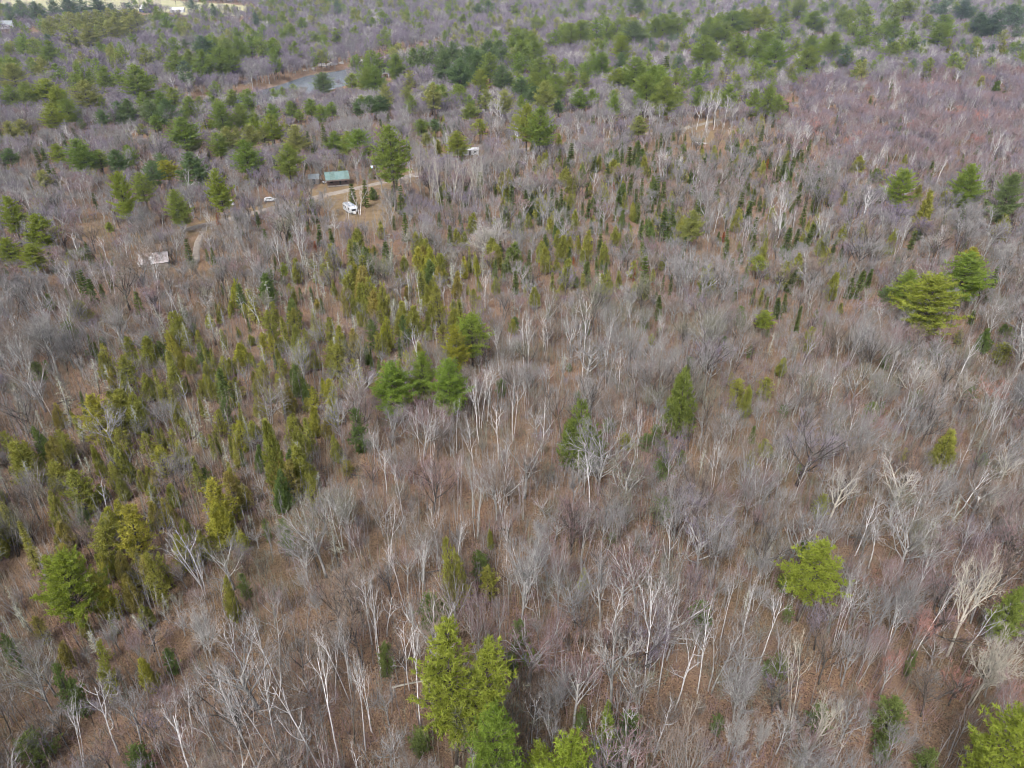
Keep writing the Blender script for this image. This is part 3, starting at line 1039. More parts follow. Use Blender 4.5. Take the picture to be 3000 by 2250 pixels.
rows('G', 'hemlock', 'cedard', '340 990 110 290; 1560 400 90 140; 1830 40 90 210; 1080 880 90 150; 870 1520 160 160; 20 780 60 240; 1710 40 60 130; 450 1100 110 200')
rows('H', 'cedar', 'cedar', '730 150 180 420; 960 350 130 180; 1570 380 70 110; 965 120 50 110')
rows('H', 'hemlock', 'cedard', '580 540 190 200; 270 850 110 190; 900 250 130 160; 1110 870 90 180; 1820 1430 150 250; 1560 1260 90 130; 680 560 130 140; 1150 700 120 140; 500 1410 150 130; 1880 1300 150 150')
rows('I', 'hemlock', 'cedard', '1400 1220 220 230; 1630 1540 150 150; 1510 900 60 140; 1330 1480 110 120; 240 1320 90 100; 700 600 70 100; 560 960 70 90')
# spruces
rows('A', 'spruce', 'spruce', '400 860 40; 225 950 50; 265 955 50; 1985 845 45; 2085 800 60; 2110 830 50; 600 1245 40; 1660 1370 40 110; 1870 1480 40 80; 1200 1555 60 140; 1330 1610 30; 1365 1605 40; 2050 1450 50 130; 2140 1470 50 130; 1990 1430 35')
rows('B', 'spruce', 'spruce', '1440 1020 40; 1465 1020 45; 1490 920 60; 1730 1060 50; 1880 950 70; 1820 960 50; 1650 1010 40; 2160 830 30; 2040 1040 40; 2030 1160 60; 2100 1170 50; 1880 1130 50; 1800 1220 60; 1910 1220 40; 1605 1290 45; 1565 1310 40; 1415 1310 50; 1450 1300 40; 1475 1320 50; 1285 1350 40; 1935 1310 50; 2020 1300 30; 2065 1300 35; 2110 1350 80; 2150 1370 70; 1680 1410 40; 1725 1440 30; 1815 1450 25; 1330 1510 60; 1680 1510 50; 1040 1370 40; 1070 1380 40; 405 1370 60 170; 370 1190 60 180; 140 1160 60 160; 330 1200 50; 60 1190 70 140; 335 1400 30 80; 700 1460 50; 630 1370 40; 770 1370 30; 250 770 30; 625 740 30; 905 610 80 110; 2110 360 90 110; 1900 950 40; 1930 940 35; 1980 920 30; 2050 900 30')
rows('B', 'cedar', 'cedard', '200 1215 60 70')
rows('C', 'spruce', 'spruce', '690 660 35 110; 595 735 30 80; 520 810 45 140; 1228 620 35 70; 1610 470 25; 1295 490 25; 1365 510 30; 1350 570 30; 1095 460 20; 1005 745 25; 1010 820 35; 830 900 40 110; 700 930 45 120; 945 905 20; 1020 950 20; 785 970 50 110; 660 1040 50; 625 1075 45; 250 960 25; 20 870 25; 485 1030 30; 410 590 30 70; 725 620 20; 550 1130 30; 595 1110 30; 710 1100 25; 235 1160 45 120; 775 1180 50 140; 105 1240 60; 385 1240 60; 475 1220 40; 510 1260 40; 440 1290 70; 800 1320 50; 855 1310 20; 690 1470 80 140; 755 1480 50; 830 1450 60; 295 1550 50; 1510 1490 60 150; 1340 1020 25; 1830 1000 30; 2030 1020 30; 2110 520 30; 390 1600 40; 990 1560 40; 1040 1590 40')
rows('D', 'spruce', 'spruce', '425 210 35 110; 480 90 40 200; 520 80 60 200; 560 150 70 150; 640 180 50 100; 700 120 40 110; 870 230 70 140; 1430 170 20 70; 1390 295 25 70; 1940 200 30 70; 2015 195 35 90; 1605 400 30 80; 1530 450 15 70; 560 510 35 100; 600 560 45 120; 505 880 40 140; 2080 270 40 90; 1775 640 35 80')
rows('D', 'spruce', 'sprucel', '1435 470 60 110; 1310 540 50 160; 1360 600 50 110; 990 730 60 190; 1200 780 30 90; 1640 640 35 90; 1480 1160 50 130; 1840 750 25 70; 1540 950 40 110; 1250 1290 90 200; 1360 1160 60 140; 1500 1190 60 160; 1040 1110 45 110')
rows('E', 'spruce', 'spruce', '1130 90 60; 1180 70 40; 1230 60 60 140; 1440 0 40 140; 1480 20 50 140; 1720 40 40; 1980 0 90 240; 2090 120 30 130; 2145 120 40 120; 2070 250 60; 1340 310 40 80; 375 540 50 110; 180 600 30 130; 990 20 50; 1050 50 40; 1590 30 80 130')
rows('E', 'spruce', 'sprucel', '1190 180 30; 1570 110 60 100; 1960 180 60 90; 1370 100 40 110; 1810 90 50 110')
rows('F', 'spruce', 'spruce', '640 270 70 120; 680 240 45 110; 760 320 50 150; 350 180 30 100; 465 200 35 100; 560 260 30 80; 930 420 30 80; 1100 140 60 120; 1170 90 80 160; 1225 80 50 110; 1895 350 50 80; 770 110 30 80; 2060 60 60 210; 465 1100 60 100')
rows('F', 'spruce', 'sprucel', '515 205 45 110')
rows('G', 'spruce', 'sprucel', '500 640 60 150; 620 270 60 150')
# rust-brown conifers
rows('B', 'spruce', 'bronze', '1765 1175 35 60; 1610 1330 40 70')
rows('C', 'spruce', 'bronze', '550 1030 28 80; 1325 1020 15 40; 270 1500 30 60')
rows('E', 'spruce', 'bronze', '1280 40 30 140; 1900 70 30 80; 2020 145 20 50; 1510 0 25 60')
rows('A', 'spruce', 'bronze', '1400 1380 35 70; 2040 1560 30 60')
# birches
rows('B', 'birch', 'tpale', '490 880 100 480; 540 1000 90 400; 600 960 90 420; 640 980 90 400; 700 960 90 400; 750 980 90 380; 800 990 90 360; 890 980 120 380; 920 1000 90 340; 560 930 80 460; 660 1030 80 330; 850 1010 90 300', bark='bcream')
rows('B', 'birch', 'tpale', '1210 960 110 170; 1640 1060 90 190; 1150 800 120 140; 1010 600 110 180; 980 640 90 150; 1040 660 80 150; 1350 600 80 110; 1740 720 80 170; 1700 800 70 140; 1420 770 80 120; 1480 790 70 120; 1550 760 70 160; 1970 640 90 160; 2010 660 80 150; 2090 640 80 160; 1860 640 80 160; 310 1240 90 200; 100 1200 130 170; 20 1230 60 260', bark='bwhite')
rows('C', 'birch', 'tpale', '1450 610 90 110; 1760 620 80 130; 945 1360 110 210; 740 1340 80 150; 1430 1450 120 190; 1230 1190 150 280; 1170 1060 90 170; 1700 1000 120 170; 2040 1300 120 210; 430 1400 120 190; 900 850 60 90; 1020 860 60 90; 2060 810 120 260; 2130 840 80 240; 560 800 50 150; 350 790 60 200; 1850 820 50 120; 1470 1400 80 190; 860 960 60 100; 1380 960 50 110; 1800 440 80 110; 120 590 90 220; 180 570 90 240; 240 560 90 250; 300 600 90 200; 960 620 70 90')
rows('D', 'birch', 'tpale', '650 0 60 330; 220 180 140 220; 290 170 130 220; 380 30 120 230; 1110 190 90 240; 1550 220 70 190; 1650 180 120 330; 600 60 80 200; 930 0 60 350; 440 10 90 220; 240 780 50 260')
rows('D', 'snag', 'tpale', '1155 730 40 300; 1430 340 30 140; 1330 1140 40 130; 600 1410 60 260')
rows('E', 'birch', 'tpale', '265 30 70 130; 840 0 40 140; 420 60 70 260; 490 30 70 260; 925 60 90 260; 1220 310 110 440; 1020 460 110 270; 1100 440 90 290; 1335 430 110 210; 1590 230 120 560; 1905 270 110 240; 1740 390 80 300; 2100 350 100 230; 1740 550 110 290; 1820 570 90 280; 1110 700 90 450; 940 680 90 350; 880 780 150 400; 490 930 90 390; 560 1000 120 320; 730 920 110 320; 850 960 100 410; 1340 690 90 170; 170 1080 110 310; 740 1240 90 330; 600 1340 120 320; 370 1360 110 300; 1050 1470 150 260; 1180 1380 80 290; 1820 850 60 300; 1960 940 100 340; 140 1400 110 270; 1200 760 50 260; 1740 1040 60 160')
rows('F', 'birch', 'tpale', '790 700 190 300; 930 650 90 310; 1000 740 90 220; 1050 510 80 200; 1350 300 110 190; 1310 460 100 300; 1230 810 60 150; 150 1120 50 120; 590 1240 210 430; 790 1290 100 260; 1990 620 120 160; 2130 710 130 460; 2140 930 90 340; 50 270 70 170; 1920 1290 190 380')
rows('G', 'birch', 'tpale', '1230 220 80 310; 1690 570 160 600; 2050 600 130 600; 2170 660 120 520; 1440 910 200 740; 1620 900 140 700; 1300 1180 110 430; 1440 1290 150 380; 1900 880 160 780; 2050 900 200 760; 300 1200 190 440; 980 1430 90 260; 430 1020 110 220')
rows('G', 'snag', 'tpale', '1910 1310 40 330')
rows('H', 'birch', 'tpale', '80 0 150 320; 480 110 190 500; 360 150 140 420; 170 380 150 600; 360 420 160 700; 440 700 180 640; 40 850 120 660; 100 830 110 560; 1065 0 50 300; 2090 320 200 860; 2170 430 130 720; 310 1380 80 300; 630 40 60 460; 2190 0 90 420; 1680 200 70 300')
rows('H', 'snag', 'tpale', '1920 1110 150 310; 2090 1170 70 390')
rows('I', 'birch', 'tpale', '40 0 110 420; 360 290 110 500; 500 360 140 580; 660 350 160 620; 1160 340 110 500; 960 100 90 300; 1700 430 90 500; 1460 540 150 350; 1670 160 90 480; 220 540 110 600; 2000 0 120 300; 1890 60 110 300')
rows('I', 'birch', 'tcream', '870 800 200 520; 120 1150 190 460', bark='bcream')
# big spreading leafless trees
rows('D', 'broad', 'tgrey', '220 340 300 400; 100 500 210 300; 900 470 260 200; 380 430 220 260; 720 300 170 300')
rows('D', 'maple', 'tpale', '1330 240 130 130; 900 350 120 130; 1210 310 100 90; 2040 440 100 150')
rows('E', 'broad', 'tgrey', '1600 470 380 340; 300 960 220 240; 1510 1340 180 290')
rows('E', 'broad', 'tolive', '1880 1260 400 400; 2080 800 220 260')
rows('F', 'broad', 'tolive', '180 290 320 370')
rows('F', 'broad', 'tpale', '1600 640 240 280; 1860 720 180 230; 1480 1320 350 360; 1060 1330 300 360; 2150 1240 220 230; 2100 1440 160 250', bark='bcream')
rows('F', 'maple', 'tred', '2060 770 250 220; 2100 820 160 180')
rows('F', 'maple', 'tpink', '1700 480 210 180; 330 860 120 200')
rows('G', 'broad', 'tpale', '1230 560 240 420; 740 650 130 180; 700 990 180 200')
rows('G', 'maple', 'tpink', '1170 1380 190 300; 1720 470 190 220; 830 770 200 190')
rows('G', 'broad', 'tgrey', '770 1150 260 320; 220 900 260 260; 2040 490 130 160')
rows('H', 'broad', 'tgrey', '1170 150 270 580; 1420 1020 270 360; 1720 270 260 420')
rows('H', 'broad', 'tpale', '1810 680 460 570')
rows('H', 'maple', 'tpink', '1430 170 210 460; 880 520 230 400; 1010 550 150 300; 1380 640 260 330')
rows('I', 'broad', 'tcream', '2030 240 340 720; 2120 720 360 500; 960 1130 270 420', bark='bcream')
rows('I', 'broad', 'tgrey', '1330 460 220 420; 470 850 380 480; 1500 400 250 420')
rows('I', 'broad', 'tpale', '390 1270 230 320; 690 1290 210 250; 560 1310 120 250')
rows('I', 'maple', 'tred', '1400 890 190 260; 1590 640 200 270')
rows('I', 'maple', 'tpink', '1270 720 210 330; 100 330 130 260; 1900 1250 160 230')
rows('B', 'broad', 'tpale', '960 1415 280 240; 870 1500 120 150', bark='bcream')
rows('B', 'maple', 'tgrey', '870 950 150 250; 1120 880 150 180; 300 1260 120 160')
rows('C', 'broad', 'tpale', '1490 450 130 100; 1190 510 120 110; 1000 520 130 120; 440 510 120 130; 1650 1500 170 180; 2110 1540 160 180; 660 460 130 130')
rows('A', 'birch', 'tpale', '460 1480 120 170; 650 1530 120 160; 780 1490 110 200; 1190 490 60 120; 430 1130 70 180; 500 1160 60 170; 630 1140 60 110; 1110 480 60 100; 1060 1040 80 130; 1500 1550 110 140; 920 1030 110 90; 2180 1000 50 120; 1940 1000 60 160')
rows('A', 'maple', 'ttan', '900 1420 110 220; 1080 1440 150 210; 1000 1500 130 180')
# lichen-hung thinning conifers
rows('D', 'lichen', 'lichen', '1460 990 70 150; 1520 820 60 150; 1800 800 100 230; 1330 900 90 210; 1450 1200 90 220; 500 1280 50 170; 1590 1020 60 210; 1250 1000 100 260; 240 1000 90 180; 950 1480 60 150; 1700 1120 60 150')
rows('E', 'lichen', 'lichen', '330 300 50 180; 80 380 90 150; 1440 620 110 110; 780 270 60 90')
rows('G', 'lichen', 'lichen', '50 480 90 260; 20 700 90 240; 240 230 60 140; 880 640 80 140; 1050 530 60 120; 120 580 70 200')
rows('F', 'lichen', 'lichen', '1970 1130 110 130')
rows('I', 'lichen', 'lichen', '580 160 100 160; 430 500 80 200')

hero_n = len(trees)

# ------------------------------------------------------------------ the rest of the woods, by stand
def zpoly(pts):
    return np.array(pts, float)


Z_FAR = [(('maple', 'tlav'), .56), (('maple', 'tgrey'), .27), (('maple', 'tpale'), .07), (('pine', 'green'), .07), (('pine', 'olive'), .03), (('birch', 'tpale'), .02), (('birch', 'tgrey'), .02)]
Z_MID = [(('maple', 'tgrey'), .40), (('maple', 'tlav'), .22), (('maple', 'ttan'), .12), (('maple', 'tpink'), .08), (('birch', 'tpale'), .03), (('birch', 'tgrey'), .07), (('spruce', 'spruce'), .05), (('cedar', 'cedar'), .03)]
Z_NEAR = [(('maple', 'tgrey'), .27), (('maple', 'ttan'), .22), (('maple', 'tpink'), .10), (('maple', 'tolive'), .12), (('maple', 'tlav'), .05), (('birch', 'tpale'), .05), (('birch', 'tgrey'), .12), (('hemlock', 'cedard'), .03), (('lichen', 'lichen'), .02), (('broad', 'tgrey'), .02)]
Z_CEDAR = [(('cedar', 'cedar'), .25), (('cedar', 'cedaro'), .04), (('cedar', 'cedard'), .04), (('cedar', 'cedary'), .06), (('spruce', 'sprucel'), .09), (('spruce', 'spruce'), .02), (('lichen', 'lichen'), .12), (('maple', 'ttan'), .10), (('maple', 'tgrey'), .13), (('maple', 'tolive'), .10), (('birch', 'tgrey'), .05)]
Z_SPRUCE = [(('spruce', 'spruce'), .14), (('cedar', 'cedar'), .11), (('cedar', 'cedard'), .05), (('maple', 'tgrey'), .39), (('maple', 'ttan'), .12), (('maple', 'tpink'), .08), (('birch', 'tpale'), .03), (('birch', 'tgrey'), .08)]
Z_PINK = [(('maple', 'tpink'), .46), (('maple', 'tlav'), .38), (('maple', 'tred'), .02), (('birch', 'tpale'), .05), (('birch', 'tgrey'), .06), (('spruce', 'spruce'), .03)]
Z_BIRCH = [(('birch', 'tpale'), .20), (('birch', 'tgrey'), .26), (('maple', 'ttan'), .28), (('maple', 'tpink'), .12), (('maple', 'tgrey'), .14)]
Z_PINK2 = [(('maple', 'tpink'), .34), (('maple', 'ttan'), .2), (('maple', 'tgrey'), .22), (('birch', 'tpale'), .08), (('birch', 'tgrey'), .10), (('maple', 'tred'), .06)]
Z_FARDARK = [(('pine', 'blue'), .75), (('maple', 'tlav'), .25)]
Z_RIGHT = [(('maple', 'tlav'), .48), (('maple', 'tgrey'), .25), (('maple', 'tpale'), .12), (('birch', 'tpale'), .06), (('pine', 'green'), .06), (('pine', 'blue'), .03)]
ZONES = [
    (zpoly([(1900, -60), (3400, -60), (3400, 260), (2400, 250), (1900, 300)]), Z_RIGHT),
    (zpoly([(2250, 290), (2600, 255), (3400, 240), (3400, 600), (2700, 580), (2320, 500)]), Z_PINK),
    (zpoly([(1400, 560), (1700, 470), (2120, 430), (2420, 560), (2420, 860), (1950, 900), (1450, 880)]), Z_SPRUCE),
    (zpoly([(60, 1250), (260, 1150), (480, 1000), (700, 880), (950, 760), (1180, 740), (1420, 800), (1400, 1040), (1050, 1180), (960, 1500), (560, 1720), (480, 1850), (-200, 1900), (-200, 1450)]), Z_CEDAR),
    (zpoly([(1120, 1250), (1500, 1170), (1560, 1500), (1500, 1900), (1150, 2050), (1020, 1700)]), Z_BIRCH),
    (zpoly([(560, 2000), (800, 1800), (1080, 1800), (1060, 2450), (520, 2450)]), Z_BIRCH),
    (zpoly([(2350, 1750), (2950, 1650), (3100, 2300), (2500, 2250)]), Z_PINK2),
    (zpoly([(530, -40), (900, -40), (900, 6), (620, 8), (560, 4)]), Z_FARDARK),
    (zpoly([(1150, -40), (2000, -40), (2000, 14), (1200, 12)]), Z_FARDARK),
]
# the open places that trees do not hide in the photograph (source pixels)
KEEP = [(945, 485, 1030, 560, .82), (900, 495, 940, 550, .7), (1000, 583, 1062, 632, .88), (395, 735, 505, 790, .68), (920, 525, 1170, 600, .4), (500, 655, 625, 695, .35), (1060, 545, 1190, 690, .35),
        (960, 640, 1180, 720, .35), (1330, 420, 1402, 448, .85), (770, 190, 1060, 250, .88), (1110, 208, 1145, 230, .85), (1990, 376, 2210, 425, .6), (2000, 285, 2360, 378, .35), (1370, 210, 1435, 247, .95), (400, -5, 545, 40, .95), (0, 55, 110, 90, .8),
        (530, 700, 610, 800, .2), (190, 655, 330, 700, .5), (550, 5, 860, 60, .55), (660, 548, 690, 600, .6), (770, 570, 810, 596, .6), (130, -10, 420, 25, .8), (1170, 500, 1240, 548, .6)]


def pick(tbl):
    r, s = random.random(), 0
    for k, w in tbl:
        s += w
        if r < s:
            return k
    return tbl[-1][0]


fx, fy = [], []
y = 24.0
while y < 1650:
    d = math.hypot(y, CAM_H)
    cell = 3.1 if y < 130 else 3.1 + (y - 130) * .0045 if y < 330 else 4.0 + (y - 330) * .006 if y < 700 else 6.2 + (y - 700) * .0037
    half = d * .90 + 12
    n = int(2 * half / cell)
    for i in range(n):
        fx.append(-half + (i + random.random()) * cell)
        fy.append(y + (random.random() - .5) * cell)
    y += cell
fx, fy = np.array(fx), np.array(fy)
fz = terrain(fx, fy)
gpx, gpy, gdep = project(fx, fy, fz)
ok = (gpx > -420) & (gpx < 3420)
bad = np.zeros(fx.shape, bool)
for p in clearings:
    bad |= inside(p, fx, fy) & (np.random.random(fx.shape) > .10)
for p in fields:
    bad |= inside(p, fx, fy) & (np.random.random(fx.shape) > .03)
bad |= seg_dist(road_line, fx, fy) < 4.5
bad |= seg_dist(drive_line, fx, fy) < 3.0
bad |= seg_dist(river_line, fx, fy) < RIVER_W * 1.12
ok &= ~bad
# bare glades of leaf litter
gl = np.sin(fx * .071 + 1.7) * np.sin(fy * .083 + fx * .02) + .6 * np.sin(fx * .19 + 4) * np.sin(fy * .17)
ok &= ~((gl > .68) & (np.random.random(fx.shape) < .5) & (fy < 330))
fx, fy, fz, gpx, gpy, gdep = (a[ok] for a in (fx, fy, fz, gpx, gpy, gdep))
zi = np.full(fx.shape, -1)
for k, (pl, _) in enumerate(ZONES):
    zi[inside(pl, gpx, gpy)] = k
fill = []
for i in range(len(fx)):
    if zi[i] >= 0:
        tbl = ZONES[zi[i]][1]
    elif gpy[i] < 380:
        tbl = Z_FAR
    elif gpy[i] < 900 - 200 * random.random():
        tbl = Z_MID
    else:
        tbl = Z_NEAR
    kind, twig = pick(tbl)
    r = random.random()
    far = smooth(250, 700, np.float64(fy[i]))
    if kind in ('maple', 'broad'):
        h = (5.0 + 8.0 * r * r + 1.5 * random.random()) * (1 + .45 * float(far))
        w = h * random.uniform(.40, .85) * (1 + .2 * float(far))
    elif kind == 'birch':
        h = (8.5 + 5.5 * r) * (1 + .25 * float(far))
        w = h * random.uniform(.26, .42)
    elif kind == 'pine':
        h = 13 + 9 * r
        w = h * random.uniform(.45, .6)
    elif kind == 'cedar':
        h = 3.5 + 5.5 * r
        w = h * random.uniform(.32, .58)
    elif kind == 'spruce':
        h = 3.0 + 6.5 * r
        w = h * random.uniform(.2, .42)
    elif kind == 'hemlock':
        h = 1.8 + 3.2 * r
        w = h * random.uniform(.5, .8)
    elif kind == 'fir':
        h = 1.6 + 2.6 * r
        w = h * random.uniform(.6, .9)
    else:
        h = 5.5 + 4 * r
        w = h * random.uniform(.25, .4)
    if zi[i] >= 0 and tbl is Z_CEDAR and kind in ('maple', 'birch'):
        h, w = h * .82, w * .82
    bark = KIND[kind][4]
    if kind == 'birch' and twig == 'tgrey':
        bark = random.choice(('bgrey', 'bgrey', 'bdark'))
    if kind == 'maple':
        bark = random.choice(('bgrey', 'bgrey', 'bdark'))
    fill.append(dict(kind=kind, twig=twig, bark=bark, x=fx[i], y=fy[i], h=h, w=w, dep=gdep[i], hero=False, label=None, v=None, rot=None))
# a fill tree must not stand in front of what the photograph shows clear
tx = np.array([t['x'] for t in fill])
ty_ = np.array([t['y'] for t in fill])
tz = terrain(tx, ty_)
rnd = np.random.random(len(fill))


def blocked(th, tw_):
    tpx, tpy, tdep = project(tx, ty_, tz + th)
    twp = tw_ * FPX / tdep
    view = np.zeros(len(fill), bool)
    base = np.zeros(len(fill), bool)
    for t in trees:
        con = t['kind'] in ('pine', 'forkpine', 'cedar', 'spruce', 'hemlock')
        lim = t['py'] + t['hv'] * (.80 if t['kind'] in ('pine', 'forkpine') else .66 if con else .6 if t['kind'] == 'birch' else .5)
        prob = .97 if t['kind'] in ('pine', 'forkpine') else .92 if con else .88 if t['kind'] == 'birch' else .78
        view |= (t['dep'] > tdep - .5) & (np.abs(tpx - t['px']) < .42 * t['wpx'] + .30 * twp) & (tpy < lim) & (gpy > t['py']) & (rnd < prob)
        base |= np.hypot(tx - t['x'], ty_ - t['y']) < (.30 * t['w'] if con else 1.1)
    for x0, y0, x1, y1, prob in KEEP:
        dk = at_height((x0 + x1) / 2, y1, 0)[1]
        view |= (tdep < dk + 2) & (tpx > x0 - .35 * twp) & (tpx < x1 + .35 * twp) & (tpy < y1) & (gpy > y0) & (rnd < prob)
    return view, base


th = np.array([t['h'] for t in fill])
tw_ = np.array([t['w'] for t in fill])
view, base = blocked(th, tw_)
# where a full-grown tree would hide something, a young one may stand
view2, _ = blocked(th * .42, tw_ * .5)
drop = base | (view & view2)
for t, small in zip(fill, view & ~drop):
    if small:
        t['h'] *= .42
        t['w'] *= .5
        if t['kind'] in ('broad', 'birch', 'pine'):
            t['kind'], t['bark'] = 'maple', 'bgrey'
            t['twig'] = random.choice(('ttan', 'tgrey', 'tolive'))
fill = [t for t, dr in zip(fill, drop) if not dr]
_z = terrain(np.array([t['x'] for t in trees + fill]), np.array([t['y'] for t in trees + fill]))
for t, z_ in zip(trees + fill, _z):
    t['z'] = float(z_)
    t['px'], t['py'], t['dep'] = (float(q) for q in project(t['x'], t['y'], t['z'] + t['h']))
    t['wpx'] = t['w'] * FPX / t['dep']
    bx, by, _ = project(t['x'], t['y'], t['z'])
    t['hpx'] = max(4.0, float(by) - t['py'])
    t['area'] = t['wpx'] * t['hpx']
allt = trees + fill

# ------------------------------------------------------------------ names and labels
NAME = {'pine': 'pine_tree', 'forkpine': 'pine_tree', 'cedar': 'cedar_tree', 'spruce': 'spruce_tree', 'fir': 'young_fir', 'hemlock': 'hemlock_tree', 'birch': 'birch_tree', 'maple': 'leafless_tree', 'broad': 'leafless_tree', 'snag': 'dead_tree', 'lichen': 'lichen_conifer'}
NOUN = {'pine': 'pine', 'forkpine': 'forked pine', 'cedar': 'cedar', 'spruce': 'narrow spruce', 'fir': 'young fir', 'hemlock': 'hemlock', 'birch': 'birch', 'maple': 'leafless tree', 'broad': 'spreading leafless tree', 'snag': 'dead trunk', 'lichen': 'conifer'}
LOOK = {'lime': 'lime green', 'yellow': 'yellow green', 'green': 'mid green', 'fresh': 'fresh green', 'dark': 'dark green', 'blue': 'blue green', 'olive': 'pale olive', 'cedar': 'olive green', 'cedary': 'golden green', 'cedarm': 'rich green', 'cedaro': 'ochre tinged', 'cedard': 'deep green',
        'spruce': 'dark green', 'sprucel': 'olive', 'lichen': 'thin lichen-grey', 'bronze': 'rust brown', 'tgrey': 'grey twigged', 'ttan': 'tan twigged', 'tlav': 'lavender grey', 'tpink': 'pinkish', 'tred': 'red budded', 'tolive': 'olive grey', 'tpale': 'pale', 'tcream': 'cream barked'}
MARKS = [('the big forked pine', 1380, 2050), ('the wide left-edge pine', 168, 1740), ('the lone round pine', 2407, 1680), ('the corner pine', 2960, 2180),
         ('the five bright pines', 1230, 1100), ('the solitary cedar among birches', 1725, 1280), ('the tall cedar right of centre', 2010, 1180), ('the golden cedar pair', 370, 1560), ('the tallest cedar in the thicket', 800, 1330),
         ('the shaggy wide pine', 2760, 880), ('the travel trailer', 1032, 605), ('the teal-roofed cabin', 988, 510), ('the rusty tin-roofed shed', 455, 765), ('the tall pine by the road', 1145, 450),
         ('the white aspen stand', 1300, 570), ('the big twin-crowned pine', 1565, 370), ('the white mobile home', 1367, 435), ('the river bend', 980, 210), ('the sandy clearing', 2090, 405),
         ('the round bright pine', 2650, 540), ('the fallen birch log', 1220, 2000), ('the huge spreading pale tree', 1810, 1900), ('the cream-barked right-edge trees', 2940, 1750),
         ('the lower-left birch clump', 690, 2050), ('the tall left-hand pine group', 390, 570), ('the red-budded tree', 2630, 1930), ('the pale spreading pair', 2570, 1450), ('the white-roofed barn', 433, 20),
         ('the bare orange patch', 270, 675), ('the layered mid-slope pine', 2035, 660), ('the vase-shaped olive grey tree', 1855, 1430), ('the pale crown behind the trailer', 1435, 690), ('the dark pine mass', 1350, 210),
         ('the dirt driveway', 575, 750), ('the far field', 600, 40), ('the pines at the top right', 2850, 110), ('the yellow pine stand', 2200, 70), ('the spruce cluster', 1650, 760), ('the golden cedar by the litter', 262, 1220)]
ORD = ['closest'] + [w + ' closest' for w in 'second third fourth fifth sixth seventh eighth ninth tenth eleventh twelfth thirteenth fourteenth fifteenth sixteenth seventeenth eighteenth'.split()]
GROUP = {'pine_tree': 'white pines standing in the woods', 'cedar_tree': 'cedars in the wet thicket', 'spruce_tree': 'spruce spires among the bare trees', 'young_fir': 'young firs under the bare trees', 'hemlock_tree': 'dark hemlocks under the bare trees', 'birch_tree': 'white barked birches',
         'leafless_tree': 'leafless broadleaf trees', 'dead_tree': 'dead standing trunks', 'lichen_conifer': 'lichen hung conifers'}
FIXED = {}        # (kind, approx px, py of top) -> label, set by the closest hero
for kind_, fx_, fy_, text in (
        ('forkpine', 1312, 1853, 'big lime green pine with two leaders at the bottom edge'),
        ('pine', 1452, 2074, 'rounded green pine in front of the big forked pine'),
        ('pine', 1674, 2155, 'lime green pine cut off by the bottom edge near middle'),
        ('pine', 2402, 1584, 'lone round lime pine on a bare trunk above leaf litter'),
        ('pine', 2985, 2079, 'lime pine in the bottom right corner'),
        ('pine', 168, 1631, 'wide lime pine with layered boughs at the left edge'),
        ('pine', 1380, 924, 'rearmost green pine of the five bright pines, boughs to the right'),
        ('pine', 1335, 958, 'yellow pine of the five bright pines'),
        ('pine', 1145, 1060, 'leftmost lime pine of the five bright pines'),
        ('pine', 1235, 1035, 'middle lime pine of the five bright pines'),
        ('pine', 1312, 1053, 'front right green pine of the five bright pines'),
        ('pine', 2755, 813, 'shaggy lime pine with the widest lower boughs'),
        ('pine', 1140, 366, 'tallest green pine beside the dirt road near the cabin'),
        ('cedar', 1719, 1159, 'solitary green cedar standing among bare birches'),
        ('cedar', 2011, 1080, 'tall columnar green cedar right of centre'),
        ('broad', 1818, 1807, 'huge spreading pale tree with a thick grey trunk'),
        ('pine', 2651, 495, 'round bright green pine right of the spruces')):
    best = min((t for t in trees if t['kind'] == kind_ and not t['label']), key=lambda t: (t['px'] - fx_) ** 2 + (t['py'] - fy_) ** 2)
    best['label'] = text

sel, rest = [], []
by_name = {}
for t in allt:
    by_name.setdefault(NAME[t['kind']], []).append(t)
for nm, L in by_name.items():
    vis = [t for t in L if -20 < t['px'] < 3020 and -15 < t['py'] + .15 * t['hpx'] < 2235]
    vis.sort(key=lambda t: -t['area'] * (2.2 if t['hero'] else 1))
    chosen = vis[:300]
    ids = {id(t) for t in chosen}
    sel += chosen
    rest += [t for t in L if id(t) not in ids]
cells = {}
MP = np.array([(m[1], m[2]) for m in MARKS], float)
for t in sel:
    if t['label']:
        continue
    cx, cy_ = t['px'], t['py'] + .3 * t['hpx']
    d2 = np.hypot(MP[:, 0] - cx, MP[:, 1] - cy_)
    k = int(np.argmin(d2))
    dx, dy = cx - MP[k, 0], cy_ - MP[k, 1]
    side = ('right of' if dx > 0 else 'left of') if abs(dx) > abs(dy) else ('below' if dy > 0 else 'above')
    cells.setdefault((NAME[t['kind']], LOOK[t['twig']] + ' ' + NOUN[t['kind']], k, side), []).append((d2[k], t))
for (nm, what, k, side), L in cells.items():
    L.sort(key=lambda q: q[0])
    for i, (_, t) in enumerate(L):
        if len(L) == 1:
            t['label'] = f'only {what} {side} {MARKS[k][0]}'
        elif i < len(ORD):
            t['label'] = f'{ORD[i]} {what} {side} {MARKS[k][0]}'
        else:
            t['label'] = f'{what} far {side} {MARKS[k][0]}'


def lod_of(t):
    l = 0 if (t['dep'] < 160 or (t['hero'] and (t['wpx'] > 60 or t['kind'] == 'birch' and t['dep'] < 330))) else 1 if t['dep'] < 430 else 2
    while (t['kind'], l) not in GEO:
        l -= 1
    return l


